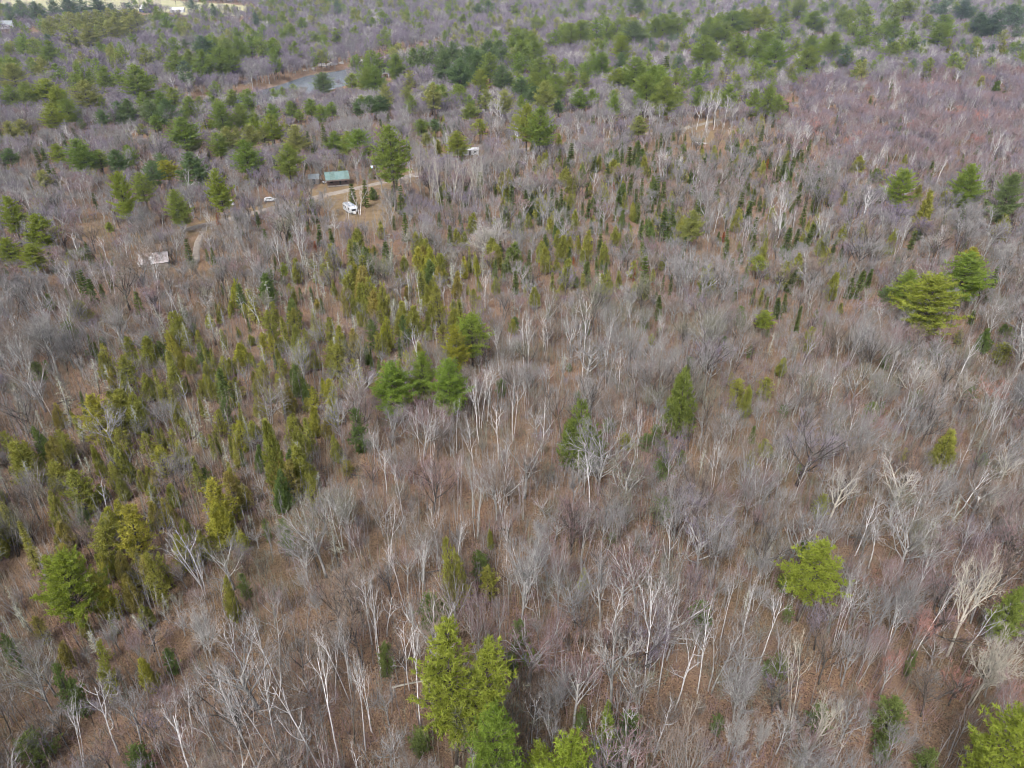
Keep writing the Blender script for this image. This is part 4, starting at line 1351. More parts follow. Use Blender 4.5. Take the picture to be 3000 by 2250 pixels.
def frame_of(t):
    l = lod_of(t)
    G = GEO[(t['kind'], l)]
    v = t['v'] if t['v'] is not None and t['v'] < len(G) else random.randrange(len(G))
    H0, W0 = G[v][2], G[v][3]
    sz = t['h'] / H0
    sx = min(max(t['w'] / W0, .45 * sz), 2.3 * sz)
    lean = {'birch': .07, 'maple': .06, 'snag': .10, 'lichen': .06, 'spruce': .045, 'cedar': .045}.get(t['kind'], .025)
    rot = (random.gauss(0, lean), random.gauss(0, lean), random.uniform(0, 6.283) if t['rot'] is None else t['rot'])
    if not t['hero'] and t['kind'] in ('cedar', 'spruce', 'hemlock', 'fir'):
        return l, v, sx, sz, rot
    return l, v, sx, sz, rot


for t in sel:
    l, v, sx, sz, rot = frame_of(t)
    nm = NAME[t['kind']]
    e = bpy.data.objects.new(nm, None)
    e.empty_display_size = .5
    COL.objects.link(e)
    e.location = (t['x'], t['y'], t['z'] - .05)
    e.rotation_euler = rot
    e.scale = (sx, sx, sz)
    tag(e, t['label'], 'tree', GROUP[nm])
    mt, mc = part_meshes(t['kind'], l, v, t['bark'], t['twig'])
    for pn, me in (('trunk', mt), ('crown', mc)):
        o = bpy.data.objects.new(pn, me)
        COL.objects.link(o)
        o.parent = e


# ------------------------------------------------------------------ masses nobody could count: one object for each kind of wood
def scatter(name, items, label, cat):
    """items: (mesh key function result, location, rotation, scale)"""
    meshes, order = {}, []
    for me, *_ in items:
        if me.name not in meshes:
            meshes[me.name] = len(order)
            order.append(me)
    pc = bpy.data.collections.new(name + '_kinds')
    for i, me in enumerate(order):
        pc.objects.link(bpy.data.objects.new(f'{name}_kind_{i:03d}', me))
    n = len(items)
    m = bpy.data.meshes.new(name)
    m.vertices.add(n)
    m.vertices.foreach_set('co', np.array([q[1] for q in items], np.float32).ravel())
    for an, ty, arr in (('turn', 'FLOAT_VECTOR', [q[2] for q in items]), ('size', 'FLOAT_VECTOR', [q[3] for q in items])):
        a = m.attributes.new(an, ty, 'POINT')
        a.data.foreach_set('vector', np.array(arr, np.float32).ravel())
    a = m.attributes.new('which', 'INT', 'POINT')
    a.data.foreach_set('value', np.array([meshes[q[0].name] for q in items], np.int32))
    o = bpy.data.objects.new(name, m)
    COL.objects.link(o)
    g = bpy.data.node_groups.new(name, 'GeometryNodeTree')
    g.interface.new_socket('Geometry', in_out='INPUT', socket_type='NodeSocketGeometry')
    g.interface.new_socket('Geometry', in_out='OUTPUT', socket_type='NodeSocketGeometry')
    gi = g.nodes.new('NodeGroupInput')
    go = g.nodes.new('NodeGroupOutput')
    ci = g.nodes.new('GeometryNodeCollectionInfo')
    ci.inputs['Collection'].default_value = pc
    ci.inputs['Separate Children'].default_value = True
    ci.inputs['Reset Children'].default_value = True
    ip = g.nodes.new('GeometryNodeInstanceOnPoints')
    ip.inputs['Pick Instance'].default_value = True

    def named(nm, ty):
        x = g.nodes.new('GeometryNodeInputNamedAttribute')
        x.data_type = ty
        x.inputs['Name'].default_value = nm
        return x.outputs['Attribute']
    e2r = g.nodes.new('FunctionNodeEulerToRotation')
    g.links.new(named('turn', 'FLOAT_VECTOR'), e2r.inputs[0])
    g.links.new(gi.outputs[0], ip.inputs['Points'])
    g.links.new(ci.outputs[0], ip.inputs['Instance'])
    g.links.new(named('which', 'INT'), ip.inputs['Instance Index'])
    g.links.new(e2r.outputs[0], ip.inputs['Rotation'])
    g.links.new(named('size', 'FLOAT_VECTOR'), ip.inputs['Scale'])
    g.links.new(ip.outputs[0], go.inputs[0])
    md = o.modifiers.new('spread', 'NODES')
    md.node_group = g
    tag(o, label, cat, kind='stuff')
    return o


STUFF = {'pine_tree': ('pine_woods', 'green pine woods in the far distance, too small to count'), 'cedar_tree': ('cedar_woods', 'smaller olive cedars filling the wet thicket'), 'spruce_tree': ('spruce_woods', 'smaller dark spruce tips scattered through the bare woods'),
         'hemlock_tree': ('hemlock_woods', 'small dark hemlocks low among the bare trees'), 'young_fir': ('young_fir_undergrowth', 'small green firs low among the bare trunks'), 'birch_tree': ('birch_woods', 'thin pale birches filling the woods behind'), 'leafless_tree': ('leafless_woods', 'grey and lavender leafless woods covering the whole valley'),
         'dead_tree': ('dead_trunk_woods', 'dead trunks among the woods'), 'lichen_conifer': ('lichen_conifer_woods', 'thin grey lichen-hung conifers within the cedar thicket')}
bag = {}
for t in rest:
    l, v, sx, sz, rot = frame_of(t)
    me = joined_mesh(t['kind'], l, v, t['bark'], t['twig'])
    bag.setdefault(NAME[t['kind']], []).append((me, (t['x'], t['y'], t['z'] - .05), rot, (sx, sx, sz)))
for nm, items in bag.items():
    scatter(STUFF[nm][0], items, STUFF[nm][1], 'woods')

# low brush and saplings
def bush(seed, n, h, w):
    rng = np.random.default_rng(seed)
    C = MB()
    for i in range(n):
        a, r = rng.uniform(0, 6.28), w * .5 * math.sqrt(rng.random())
        p = np.array([math.cos(a) * r, math.sin(a) * r, -.05])
        d = nrmz(np.array([rng.normal() * .28, rng.normal() * .28, 1]))
        L = h * rng.uniform(.35, 1.0)
        q = p + d * L
        C.sliver(p, q, .05, rng)
        for k in range(3):
            s = p + d * L * rng.uniform(.35, .95)
            C.sliver(s, s + nrmz(d * .7 + rng.normal(size=3) * .5) * L * rng.uniform(.15, .35), .028, rng)
    return C


bushes = []
for i in range(4):
    for tw in ('ttan', 'tgrey', 'tpink', 'tolive'):
        bushes.append(bush(800 + i, (26, 34, 20, 30)[i], (1.9, 2.8, 3.8, 1.3)[i], (1.8, 2.2, 2.6, 2.2)[i]).mesh('brush', [M[tw]]))
def poles(seed, n, h, w):
    """thin upright saplings"""
    rng = np.random.default_rng(seed)
    C = MB()
    for i in range(n):
        a, r = rng.uniform(0, 6.28), w * .5 * math.sqrt(rng.random())
        p = np.array([math.cos(a) * r, math.sin(a) * r, -.1])
        d = nrmz(np.array([rng.normal() * .07, rng.normal() * .07, 1]))
        L = h * rng.uniform(.5, 1.0)
        C.tube([p, p + d * L * .5 + rng.normal(size=3) * .06, p + d * L], [.045, .03, .01], 3, cap=False)
        m = 14
        s = rng.uniform(.4, 1, m)
        q = p + d * (L * s)[:, None]
        td = unit(np.array([0, 0, .75]) + rng.normal(size=(m, 3)) * .5)
        C.slivers(q, q + td * (L * .16 * rng.uniform(.5, 1.3, m))[:, None], np.full(m, .026))
    return C


for i in range(3):
    for tw in ('ttan', 'tgrey', 'tpink', 'tolive', 'tgrey'):
        bushes.append(poles(820 + i, (5, 7, 4)[i], (5.5, 4.5, 7.0)[i], (3.0, 3.4, 3.0)[i]).mesh('brush', [M[tw]]))
items = []
y = 26.0
while y < 330:
    cell = 1.9 + max(0, y - 100) * .008
    half = math.hypot(y, CAM_H) * .84 + 8
    for i in range(int(2 * half / cell)):
        x_ = -half + (i + random.random()) * cell
        y_ = y + (random.random() - .5) * cell
        if random.random() < .22:
            continue
        items.append((x_, y_))
    y += cell
ax = np.array(items)
bad = (seg_dist(road_line, ax[:, 0], ax[:, 1]) < 3.6) | (seg_dist(drive_line, ax[:, 0], ax[:, 1]) < 2.4)
for p in clearings:
    bad |= inside(p, ax[:, 0], ax[:, 1]) & (np.random.random(len(ax)) < .75)
az = terrain(ax[:, 0], ax[:, 1])
items = [(random.choice(bushes), (ax[i, 0], ax[i, 1], az[i]), (0, 0, random.uniform(0, 6.28)), (random.uniform(.7, 1.3),) * 3) for i in range(len(ax)) if not bad[i]]
scatter('undergrowth', items, 'thin brown brush and saplings between the trunks', 'brush')
# ------------------------------------------------------------------ buildings, vehicles and small things
def house(name, loc, rz, L, W, wh, rh, wall, roofm, label, cat='building', panels=4, over=.35, door=None, windows=(), chimney=False, fr=None, sag=0.0, group=None):
    """gabled building; length along local x, front towards -y"""
    e = empty(name, loc, rz)
    tag(e, label, cat, group)
    w = MB()
    x, y_ = L / 2, W / 2
    v = [(-x, -y_, -.3), (x, -y_, -.3), (x, y_, -.3), (-x, y_, -.3), (-x, -y_, wh), (x, -y_, wh), (x, y_, wh), (-x, y_, wh), (-x, 0, wh + rh), (x, 0, wh + rh)]
    w.add(v, [(0, 1, 5, 4), (2, 3, 7, 6), (1, 2, 6, 9, 5), (3, 0, 4, 8, 7), (0, 3, 2, 1)])
    w.build('wall', wall, e)
    sl = rh / y_
    run = y_ + over
    pl = (L + 2 * over) / panels
    for sgn in (-1, 1):
        for k in range(panels):
            x0 = -x - over + k * pl + .006
            x1 = x0 + pl - .012
            dz = random.uniform(-.012, .012) + .05
            b = MB()
            z_r, z_e = wh + rh + dz, wh - over * sl + dz - sag * random.random()
            t_ = .05
            b.add([(x0, 0.0, z_r), (x1, 0.0, z_r), (x1, sgn * run, z_e), (x0, sgn * run, z_e), (x0, 0.0, z_r + t_), (x1, 0.0, z_r + t_), (x1, sgn * run, z_e + t_), (x0, sgn * run, z_e + t_)],
                  [(0, 1, 2, 3), (7, 6, 5, 4), (0, 4, 5, 1), (1, 5, 6, 2), (2, 6, 7, 3), (3, 7, 4, 0)])
            b.build('roof_panel', roofm[k % len(roofm)], e)
    rc = MB()
    rc.box((0, 0, wh + rh + .13), (L + 2 * over, .28, .07))
    rc.build('ridge_cap', roofm[0], e)
    fr = fr or M['paint_white']
    if door:
        dx, side = door
        d = MB()
        if side == 'front':
            d.box((dx, -y_ - .03, 1.0), (.95, .05, 2.0))
        else:
            d.box((-x - .03, dx, 1.0), (.05, .95, 2.0))
        dd = d.build('door', M['door_red'] if side != 'front' else M['dark_glass'], e)
        h = MB()
        h.box((dx + .35, -y_ - .08, 1.0) if side == 'front' else (-x - .08, dx + .35, 1.0), (.08, .06, .08))
        h.build('handle', M['metal'], dd)
    for (wx, wz, ww, hh, side) in windows:
        p = MB()
        f = MB()
        if side == 'front':
            c = (wx, -y_ - .012, wz)
            p.box(c, (ww, .03, hh))
            for q, sz in (((wx, -y_ - .03, wz + hh / 2), (ww + .16, .06, .09)), ((wx, -y_ - .03, wz - hh / 2), (ww + .16, .06, .09)), ((wx - ww / 2, -y_ - .03, wz), (.09, .06, hh)), ((wx + ww / 2, -y_ - .03, wz), (.09, .06, hh))):
                f.box(q, sz)
        else:
            s_ = 1 if side == 'right' else -1
            p.box((s_ * (x + .012), wx, wz), (.03, ww, hh))
            for q, sz in (((s_ * (x + .03), wx, wz + hh / 2), (.06, ww + .16, .09)), ((s_ * (x + .03), wx, wz - hh / 2), (.06, ww + .16, .09))):
                f.box(q, sz)
        o = p.build('window', M['dark_glass'], e)
        f.build('frame', fr, o)
    if chimney:
        MB().box((L * .22, .6, wh + rh + .3), (.5, .5, 1.3)).build('chimney', M['brick'], e)
    return e


M['paint_white'] = plain_mat('white_paint', (.62, .62, .62), (.50, .50, .50), 1.5, .5)
M['door_red'] = plain_mat('faded_red_paint', (.30, .045, .05), (.20, .05, .05), 2)
M['dark_glass'] = plain_mat('window_glass', (.03, .035, .04), None, rough=.12)
M['metal'] = plain_mat('dull_metal', (.35, .35, .36), (.22, .22, .23), 4, .4, .6)
M['brick'] = plain_mat('chimney_brick', (.28, .12, .08), (.2, .1, .07), 6)
M['log_wall'] = plain_mat('dark_log_wall', (.060, .040, .034), (.095, .06, .045), 2)
M['teal'] = plain_mat('teal_roof_metal', (0.095, 0.165, 0.16), (0.15, 0.215, 0.21), .8, .45, .1)
M['teal2'] = plain_mat('teal_roof_metal_mossy', (0.07, 0.115, 0.1), (0.12, 0.18, 0.17), 1.2, .55)
M['grey_roof'] = plain_mat('grey_shed_roof', (0.19, 0.22, 0.235), (0.26, 0.29, 0.31), .8, .5)
M['grey_board'] = plain_mat('weathered_boards', (.16, .14, .13), (.24, .21, .19), 2.5)
M['tin'] = plain_mat('weathered_tin', (0.4, 0.385, 0.39), (0.29, 0.25, 0.255), 1.1, .5)
M['tin_rust'] = plain_mat('rusty_tin', (0.33, 0.25, 0.25), (0.41, 0.35, 0.355), 1.3, .6)
M['tin_white'] = plain_mat('bright_tin', (0.5, 0.5, 0.52), (0.4, 0.39, 0.41), .9, .45)
M['barn_blue'] = plain_mat('dark_blue_boards', (.045, .06, .16), (.03, .045, .11), .5)
M['barn_roof'] = plain_mat('white_barn_roof', (.66, .66, .70), (.58, .57, .62), .3, .5)
M['pale_wall'] = plain_mat('pale_siding', (.50, .50, .52), (.42, .42, .45), .6)
M['van_white'] = plain_mat('vehicle_white', (.62, .63, .66), (.55, .56, .6), 1, .3)
M['tyre'] = plain_mat('rubber', (.02, .02, .02), None, rough=.85)
M['trailer_body'] = plain_mat('trailer_siding', (.44, .46, .50), (.54, .56, .60), .9, .4)
M['trailer_roof'] = plain_mat('trailer_roof', (.17, .20, .25), (.26, .29, .34), 1.2, .6)
M['tarp_blue'] = plain_mat('blue_tarp', (.03, .20, .42), (.02, .15, .33), 1, .5)
M['brown_roof'] = plain_mat('brown_roof', (.22, .13, .11), (.28, .18, .15), 1)
M['stone'] = plain_mat('river_stone', (.40, .37, .35), (.26, .24, .23), .8, .8)
M['hull_red'] = plain_mat('faded_red_hull', (.40, .16, .16), (.50, .26, .25), 1.0, .5)
M['light_blue'] = plain_mat('pale_blue_paint', (.40, .62, .70), None, rough=.5)

ROW = R(18)
p, _ = pix(989, 538)
cab = house('cabin', p, ROW, 8.0, 5.8, 2.6, 1.9, M['log_wall'], [M['teal'], M['teal2'], M['teal']], 'dark log cabin with a mossy teal metal roof beside the dirt road', panels=5, over=.5, door=(1.0, 'front'), windows=((-2.4, 1.5, 1.1, .9, 'front'), (2.9, 1.5, .9, .9, 'front'), (0, 1.5, 1, .9, 'left'), (0, 1.5, 1, .9, 'right')), chimney=False, fr=M['log_wall'])
for k in (-3.6, -1.2, 1.2, 3.6):
    MB().box((k, -4.3, 1.0), (.16, .16, 2.6)).build('porch_post', M['log_wall'], cab)
MB().box((0, -3.7, .12), (8.0, 1.5, .2)).build('porch_deck', M['grey_board'], cab)
pr = MB()
pr.add([(-4.3, -3.4, 2.28), (4.3, -3.4, 2.28), (4.3, -4.6, 2.05), (-4.3, -4.6, 2.05), (-4.3, -3.4, 2.33), (4.3, -3.4, 2.33), (4.3, -4.6, 2.10), (-4.3, -4.6, 2.10)], [(3, 2, 1, 0), (4, 5, 6, 7), (2, 3, 7, 6), (0, 1, 5, 4), (1, 2, 6, 5), (3, 0, 4, 7)])
pr.build('porch_roof', M['log_wall'], cab)
p, _ = pix(922, 536)
house('shed', p, R(8), 3.8, 3.6, 2.1, 1.2, M['grey_board'], [M['grey_roof']], 'small grey shed with a pale grey-blue roof left of the cabin', panels=3, over=.25, door=(0, 'front'))
p, _ = pix(458, 780)
ts = house('tin_roofed_shed', p, R(20), 6.8, 5.2, 2.0, 1.7, M['grey_board'], [M['tin'], M['tin_rust'], M['tin_white'], M['tin_rust'], M['tin']], 'sagging shed with patchy white and rust tin roof by the driveway', panels=6, over=.3, door=(.6, 'left'), sag=.16)
p, _ = pix(412, 782)
a = empty('scrap_sheet', p, R(25))
tag(a, 'white scrap sheet propped beside the rusty tin-roofed shed', 'scrap')
MB().box((0, 0, .75), (1.3, .06, 1.5)).build('sheet', M['paint_white'], a)
MB().box((.2, .35, .6), (.08, .7, .08)).build('prop', M['grey_board'], a)
p, _ = pix(1369, 452)
house('mobile_home', p, R(10), 10.0, 4.2, 2.3, .55, M['pale_wall'], [M['tin_white'], M['barn_roof']], 'long white mobile home half hidden behind the aspen stand', panels=6, over=.15, door=(1, 'front'), windows=((-3, 1.4, 1.2, .8, 'front'), (3.3, 1.4, 1.2, .8, 'front')))
p, _ = pix(433, 36)
house('barn', p, R(-38), 22, 15, 5, 6, M['barn_blue'], [M['barn_roof']], 'barn with white metal roof and dark blue gable in the far field', panels=5, over=.6, windows=((-3, 2.5, 2, 2, 'right'), (3, 2.5, 2, 2, 'right')))
p, _ = pix(521, 36)
house('barn', p, R(8), 20, 10, 4, 3, M['pale_wall'], [M['barn_roof']], 'lower pale barn to the right of the blue gabled barn', panels=5, over=.5, windows=((-5, 2, 2, 1.5, 'front'), (5, 2, 2, 1.5, 'front')))
p, _ = pix(22, 84)
house('farmhouse', p, R(12), 17, 10, 5, 4, M['pale_wall'], [M['grey_roof']], 'pale grey farmhouse at the upper left edge below the pines', panels=5, over=.5, windows=((-5, 3, 1.4, 1.6, 'front'), (0, 3, 1.4, 1.6, 'front'), (5, 3, 1.4, 1.6, 'front')), chimney=True)
p, _ = pix(74, 82)
house('farm_shed', p, R(12), 12, 8, 3, 2.4, M['pale_wall'], [M['grey_roof']], 'low pale outbuilding beside the farmhouse at upper left', panels=4, over=.4, windows=((-3, 1.7, 1.4, 1.0, 'front'), (3, 1.7, 1.4, 1.0, 'front')))
p, _ = pix(419, 22)
a = empty('utility_pole', p)
tag(a, 'tall grey utility pole standing behind the blue gabled barn', 'pole')
MB().tube([(0, 0, -.5), (0, 0, 15)], [.3, .2], 8).build('pole', M['grey_board'], a)
MB().box((0, 0, 13.6), (3.4, .2, .25)).build('crossarm', M['grey_board'], a)
for k in (-1.4, 0.5, 1.4):
    MB().tube([(k, 0, 13.73), (k, 0, 14.05)], [.09, .06], 6).build('insulator', M['pale_wall'], a)


def wheel(parent, c, r=.34, w=.22):
    t = MB()
    t.tube([(c[0], c[1] - w / 2, c[2]), (c[0], c[1] + w / 2, c[2])], [r, r], 14)
    o = t.build('wheel', M['tyre'], parent)
    MB().tube([(c[0], c[1] - w / 2 - .015, c[2]), (c[0], c[1] + w / 2 + .015, c[2])], [r * .55, r * .55], 10).build('rim', M['metal'], o)


# travel trailer
p, _ = pix(1027, 622)
tr = empty('travel_trailer', p, math.atan2(-5.6, 3.7))
tag(tr, 'pale grey travel trailer with dark roof parked in the grassy clearing', 'trailer')
b = MB()
prof = [(-3.4, .55), (3.0, .55), (3.35, 1.1), (3.2, 2.2), (2.8, 2.75), (-3.1, 2.75), (-3.4, 2.45)]
for sy in (-1.2, 1.2):
    b.v.extend([(x_, sy, z_) for x_, z_ in prof])
b.n = len(b.v)
k = len(prof)
b.f = [tuple(range(k)), tuple(range(2 * k - 1, k - 1, -1))] + [(i, (i + 1) % k, (i + 1) % k + k, i + k)[::-1] for i in range(k)]
b.build('body', M['trailer_body'], tr)
MB().box((-.2, 0, 2.79), (5.7, 2.2, .07)).build('roof', M['trailer_roof'], tr)
for xx_, yy_ in ((-1.4, .3), (.4, -.1), (1.7, -.2)):
    MB().box((xx_, yy_, 2.93), (.5, .5, .2)).build('roof_vent', M['paint_white'], tr)
for sy in (-1, 1):
    for xx_, ww in ((-2.4, .9), (-.9, .8), (1.7, .9)):
        o = MB().box((xx_, sy * 1.205, 1.85), (ww, .03, .6)).build('window', M['dark_glass'], tr)
        f = MB()
        f.box((xx_, sy * 1.22, 2.18), (ww + .1, .05, .07)).box((xx_, sy * 1.22, 1.52), (ww + .1, .05, .07))
        f.build('frame', M['metal'], o)
    MB().box((0, sy * 1.208, 1.12), (6.0, .02, .16)).build('stripe', M['grey_roof'], tr)
    for xx_ in (-.55, .25):
        wheel(tr, (xx_, sy * 1.08, .32))
d = MB().box((.55, -1.21, 1.5), (.7, .04, 1.75)).build('door', M['paint_white'], tr)
MB().box((.8, -1.25, 1.45), (.07, .06, .12)).build('handle', M['metal'], d)
MB().box((3.32, 0, 1.6), (.06, 1.5, .6)).build('front_window', M['dark_glass'], tr)
h = MB()
h.tube([(3.2, -.8, .5), (4.5, 0, .5)], [.06, .06], 6).tube([(3.2, .8, .5), (4.5, 0, .5)], [.06, .06], 6).tube([(4.3, 0, .5), (4.3, 0, -.05)], [.05, .05], 6)
h.build('hitch', M['metal'], tr)
MB().box((3.75, 0, .8), (.55, .8, .6)).build('gas_bottle_cover', M['paint_white'], tr)


def car(name, p, rz, label, body, L=4.2, cat='car', van=False):
    e = empty(name, p, rz)
    tag(e, label, cat)
    b = MB()
    h1, h2 = (.95, 1.45) if not van else (1.1, 2.0)
    pr_ = [(-L / 2, .35), (L / 2, .35), (L / 2, h1 * .8), (L * .28, h1), (L * .12 if not van else L * .30, h2), (-L * .30 if not van else -L * .48, h2), (-L * .46 if not van else -L * .5, h1)]
    n_ = len(pr_)
    for sy in (-.85, .85):
        b.v.extend([(x_, sy * (.86 if z_ == h2 else 1), z_) for x_, z_ in pr_])
    b.n = 2 * n_
    b.f = [tuple(range(n_)), tuple(range(2 * n_ - 1, n_ - 1, -1))] + [(i, (i + 1) % n_, (i + 1) % n_ + n_, i + n_)[::-1] for i in range(n_)]
    b.build('body', body, e)
    for sy in (-1, 1):
        MB().box((-.25, sy * .80, h1 + (h2 - h1) * .45), (L * .45, .06, (h2 - h1) * .55)).build('window', M['dark_glass'], e)
        for xx_ in (-L * .3, L * .31):
            wheel(e, (xx_, sy * .80, .33))
    for sy in (-.6, .6):
        MB().box((L / 2 + .005, sy, h1 * .68), (.04, .3, .16)).build('headlight', M['metal'], e)
    return e


p, _ = pix(791, 590)
car('car', p, R(15), 'white car half hidden by bare trunks left of the driveway', M['van_white'])
p, _ = pix(1380, 244)
car('van', p, R(35), 'small white van parked under the dark pine mass', M['van_white'], 4.8, 'van', True)
p, _ = pix(1424, 229)
a = empty('tarp_shelter', p, R(10))
tag(a, 'bright blue tarp shelter under the dark pines near the van', 'shelter')
b = MB()
b.add([(-2, -1.5, 2.0), (2, -1.5, 2.1), (2, 0, 2.7), (-2, 0, 2.65), (2, 1.5, 2.0), (-2, 1.5, 2.05)], [(0, 1, 2, 3), (3, 2, 4, 5)])
b.build('tarp', M['tarp_blue'], a)
for qx in (-1.9, 1.9):
    for qy in (-1.4, 1.4):
        MB().box((qx, qy, .9), (.1, .1, 2.2)).build('post', M['grey_board'], a)
p, _ = pix(1321, 250)
house('brown_shed', p, R(-8), 9, 5.5, 2.4, 1.3, M['grey_board'], [M['brown_roof']], 'low brown roofed shed at the foot of the dark pine mass', panels=4, door=(0, 'front'))
p, _ = pix(1131, 229)
a = empty('white_frame', p, R(12))
tag(a, 'open white timber frame standing near the river bank pines', 'frame')
for qx in (-2.2, 2.2):
    for qy in (-1, 1):
        MB().box((qx, qy, 1.6), (.28, .28, 3.8)).build('post', M['paint_white'], a)
for qy in (-1, 1):
    MB().box((0, qy, 3.6), (4.9, .3, .3)).build('beam', M['paint_white'], a)
p, _ = pix(677, 600)
a = empty('tarp_tent', p, R(20))
tag(a, 'narrow white tarp covered heap beside the tall roadside pine', 'tent')
b = MB()
b.add([(-1.1, -1, -.1), (1.1, -1, -.1), (1.2, 1, -.1), (-1.2, 1, -.1), (-.2, -.3, 2.6), (.3, -.2, 2.9), (.2, .4, 2.5)], [(0, 1, 5, 4), (1, 2, 6, 5), (2, 3, 4, 6), (3, 0, 4), (4, 5, 6)])
b.build('tarp', M['paint_white'], a)
MB().tube([(0, 0, 0), (.05, .02, 3.1)], [.05, .04], 6).build('pole', M['grey_board'], a)
# quad bike
p, _ = pix(953, 538)
a = empty('quad_bike', p, R(30))
tag(a, 'small grey quad bike parked between the shed and the cabin', 'quad bike')
b = MB()
b.box((0, 0, .62), (1.7, .5, .3)).box((.65, 0, .8), (.5, .8, .14)).box((-.6, 0, .8), (.6, .85, .14))
b.build('body', M['pale_wall'], a)
MB().box((-.1, 0, .86), (.7, .34, .16)).build('seat', M['tyre'], a)
MB().tube([(.35, -.45, 1.1), (.45, 0, 1.05), (.35, .45, 1.1)], [.025, .025, .025], 6).build('handlebar', M['metal'], a)
for qx in (-.6, .65):
    for qy in (-.5, .5):
        wheel(a, (qx, qy, .3), .3, .25)
p, _ = pix(1093, 527)
a = empty('bird_house', p)
tag(a, 'pale blue bird house on a tall thin pole by the road', 'bird house')
MB().tube([(0, 0, -.4), (0, 0, 4.6)], [.06, .05], 6).build('pole', M['grey_board'], a)
b = MB()
b.add([(-.3, -.3, 4.6), (.3, -.3, 4.6), (.3, .3, 4.6), (-.3, .3, 4.6), (-.3, -.3, 5.2), (.3, -.3, 5.2), (.3, .3, 5.2), (-.3, .3, 5.2)], [(0, 3, 2, 1), (0, 1, 5, 4), (1, 2, 6, 5), (2, 3, 7, 6), (3, 0, 4, 7)])
b.build('box', M['light_blue'], a)
b = MB()
b.add([(-.42, -.42, 5.15), (.42, -.42, 5.15), (.42, .42, 5.15), (-.42, .42, 5.15), (-.42, 0, 5.55), (.42, 0, 5.55)], [(0, 1, 5, 4), (2, 3, 4, 5), (1, 2, 5), (3, 0, 4), (0, 3, 2, 1)])
b.build('roof', M['paint_white'], a)
p, _ = pix(1222, 536)
a = empty('sign_board', p, R(-5))
tag(a, 'blank white panel on two posts at the edge of the aspen stand', 'panel')
MB().box((0, 0, 2.6), (1.7, .5, .12)).build('panel', M['paint_white'], a)
for qx in (-.7, .7):
    MB().box((qx, 0, 1.2), (.1, .1, 2.7)).build('post', M['grey_board'], a)
p, _ = pix(1180, 545)
a = empty('overturned_boat', p, R(6))
tag(a, 'low faded red hull shaped object beside the tall roadside pine', 'boat')
b = MB()
N_ = 9
for i in range(N_):
    f = i / (N_ - 1) * 2 - 1
    ww = .48 * (1 - f ** 4) + .03
    hh = .38 * (1 - .5 * f * f)
    for ang in (-1, -.6, 0, .6, 1):
        b.v.append((f * 1.9, ww * ang, .12 + hh * (1 - abs(ang) ** 2)))
b.n = len(b.v)
for i in range(N_ - 1):
    for k in range(4):
        b.f.append((i * 5 + k, (i + 1) * 5 + k, (i + 1) * 5 + k + 1, i * 5 + k + 1))
b.build('hull', M['hull_red'], a, True)
b = MB()
b.tube([(-1.7, 0, .52 * .6), (0, 0, .53), (1.7, 0, .52 * .6)], [.03, .03, .03], 5)
b.build('keel', M['grey_board'], a)
for qx in (-1, 1):
    MB().box((qx, 0, .05), (.15, 1.0, .14)).build('support', M['grey_board'], a)
# brush pile
p, _ = pix(972, 668)
a = empty('brush_pile', p)
tag(a, 'pile of cut pale branches at the near edge of the trailer clearing', 'brush pile')
rg = np.random.default_rng(3)
for i in range(26):
    c = np.array([rg.normal() * 1.2, rg.normal() * .8, rg.uniform(.1, .9)])
    d = nrmz(np.array([rg.normal(), rg.normal() * .6, rg.normal() * .22])) * rg.uniform(.9, 2.2)
    MB().tube([c - d, c + d * .2 + np.array([0, 0, .1]), c + d], [.06, .05, .03], 4).build('branch', M['bgrey'] if i % 3 else M['bcream'], a)
# puddle in the sandy clearing
pw, _ = pix(2052, 421)
b = MB()
for i in range(26):
    an = i / 26 * 6.2832
    r_ = 2.3 * (1 + .25 * math.sin(an * 3 + 1) + .12 * math.sin(an * 7))
    q = (pw.x + math.cos(an) * r_ * 1.3, pw.y + math.sin(an) * r_)
    b.v.append((q[0], q[1], pw.z + .22))
b.n = 26
b.f = [tuple(range(26))]
ice = plain_mat('puddle_ice', (.40, .38, .36), (.30, .27, .24), .5, .4)
tag(b.build('puddle', ice), 'small pale puddle in the sandy clearing', kind='structure')
# boulders along the far bank of the river
rg = np.random.default_rng(8)
for i, (qx, qy, r_) in enumerate(((862, 214, 1.3), (893, 208, 1.0), (918, 203, 1.6), (946, 196, 3.0), (965, 193, 2.4), (978, 190, 2.8), (1000, 187, 1.8), (1040, 181, 3.4), (1056, 178, 3.0), (1068, 177, 2.2))):
    p, _ = at_height(qx, qy, 0)
    p = np.array(p)
    # sit on the bank slope just above the water
    b = MB()
    nu, nv = 9, 6
    for iv in range(nv + 1):
        th_ = math.pi * iv / nv
        for iu in range(nu):
            ph = 6.2832 * iu / nu
            rr_ = r_ * (1 + .16 * rg.normal())
            b.v.append((rr_ * 1.3 * math.sin(th_) * math.cos(ph), rr_ * math.sin(th_) * math.sin(ph), rr_ * .62 * math.cos(th_)))
    b.n = len(b.v)
    for iv in range(nv):
        for iu in range(nu):
            u2 = (iu + 1) % nu
            b.f.append((iv * nu + iu, (iv + 1) * nu + iu, (iv + 1) * nu + u2, iv * nu + u2))
    o = b.build('boulder', M['stone'])
    o.location = (p[0], p[1], max(float(terrain(p[0], p[1])), -2.1) + .3 * r_)
    tag(o, ('closest', 'second closest', 'third closest', 'fourth closest', 'fifth closest', 'sixth closest', 'seventh closest', 'eighth closest', 'ninth closest', 'tenth closest')[i] + ' grey boulder to the left end of the river bank', 'boulder', 'boulders along the far river bank')


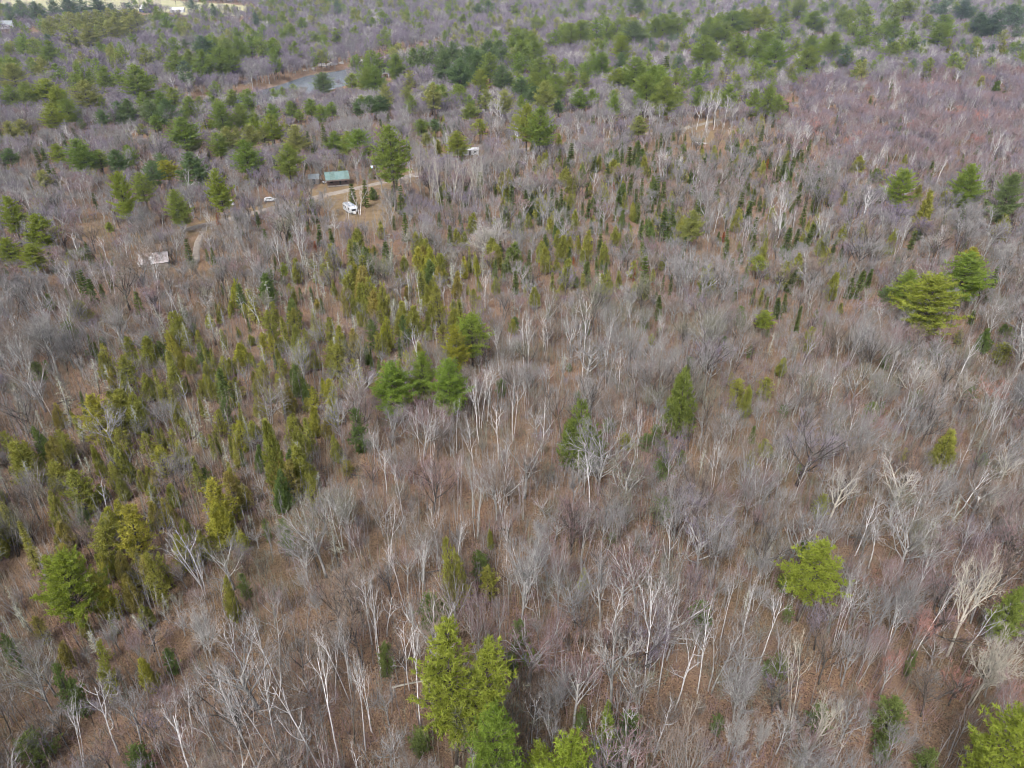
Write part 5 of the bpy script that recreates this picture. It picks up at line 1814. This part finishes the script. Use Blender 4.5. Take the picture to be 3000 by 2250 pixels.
# fallen trunks on the litter
def log(ax_, ay_, bx_, by_, r_, mat, label):
    A, _ = at_height(ax_, ay_, 0)
    B, _ = at_height(bx_, by_, 0)
    za, zb = float(terrain(*A)), float(terrain(*B))
    e = empty('fallen_log', ((A[0] + B[0]) / 2, (A[1] + B[1]) / 2, (za + zb) / 2))
    tag(e, label, 'log', 'fallen logs on the leaf litter')
    d = np.array([B[0] - A[0], B[1] - A[1], zb - za])
    pts = [d * (f - .5) + np.array([0, 0, r_ * .8 + .10 + .12 * math.sin(f * 5 + ax_)]) for f in (0, .25, .5, .75, 1)]
    MB().tube(pts, [r_, r_ * .9, r_ * .8, r_ * .65, r_ * .5], 7).build('trunk', mat, e, True)
    rg_ = np.random.default_rng(int(ax_))
    for k in range(4):
        f = rg_.uniform(.35, .95)
        q = d * (f - .5) + np.array([0, 0, r_])
        w = nrmz(nrmz(d) * .6 + rg_.normal(size=3) * .5 + np.array([0, 0, .6])) * rg_.uniform(.5, 1.3)
        MB().tube([q, q + w], [r_ * .3, .02], 4).build('branch_stub', mat, e)


log(1149, 2016, 1298, 1990, .12, M['bcream'], 'pale fallen birch log pointing at the big forked pine')
LOGS = [(2479, 1541, 2562, 1546, .13, 'bdark', 'upper dark log above the lone round pine on open litter'), (2488, 1577, 2566, 1584, .14, 'bdark', 'lower dark log above the lone round pine on open litter'),
        (2010, 2170, 2060, 2130, .10, 'bgrey', 'grey log slanting upward near the bottom left of the cream tree'), (2960, 2215, 2998, 2180, .14, 'bcream', 'pale log beside the pine in the bottom right corner'),
        (150, 1190, 230, 1170, .12, 'bdark', 'dark log on the orange litter left of the golden cedar'), (170, 1215, 260, 1222, .11, 'bdark', 'lower dark log on the orange litter left of the golden cedar'),
        (820, 2090, 900, 2075, .11, 'bgrey', 'grey log among the lower left birches'), (1010, 1390, 1075, 1402, .12, 'bdark', 'dark log left of the leaning white birches'), (1250, 1680, 1330, 1672, .11, 'bdark', 'dark log on litter above the big forked pine'),
        (2100, 2005, 2160, 1985, .10, 'bgrey', 'grey log under the spreading grey tree at lower right'), (640, 2200, 720, 2215, .12, 'bdark', 'dark log at the bottom edge under the birch clump'), (2260, 1290, 2340, 1302, .12, 'bdark', 'dark log on the pale litter in the right middle'),
        (1560, 1275, 1620, 1262, .10, 'bgrey', 'grey log left of the solitary cedar'), (2745, 2050, 2800, 2020, .11, 'bdark', 'dark log right of the red budded tree'), (60, 1260, 140, 1275, .12, 'bdark', 'dark log on bare litter at the left edge')]
for q in LOGS:
    log(*q[:5], M[q[5]], q[6])

# ------------------------------------------------------------------ the air
hz = MB().box((0, 3650, 51), (15200, 8200, 124))
hm, hn, hout = new_mat('haze_air')
pv = hn.nodes.new('ShaderNodeVolumePrincipled')
pv.inputs['Color'].default_value = (.58, .70, 1.0, 1)
pv.inputs['Density'].default_value = 0.00007
pv.inputs['Density Attribute'].default_value = ''
pv.inputs['Anisotropy'].default_value = 0.0
hn.links.new(pv.outputs[0], hout.inputs['Volume'])
tag(hz.build('haze', hm), 'thin bluish spring haze over the valley', kind='stuff')
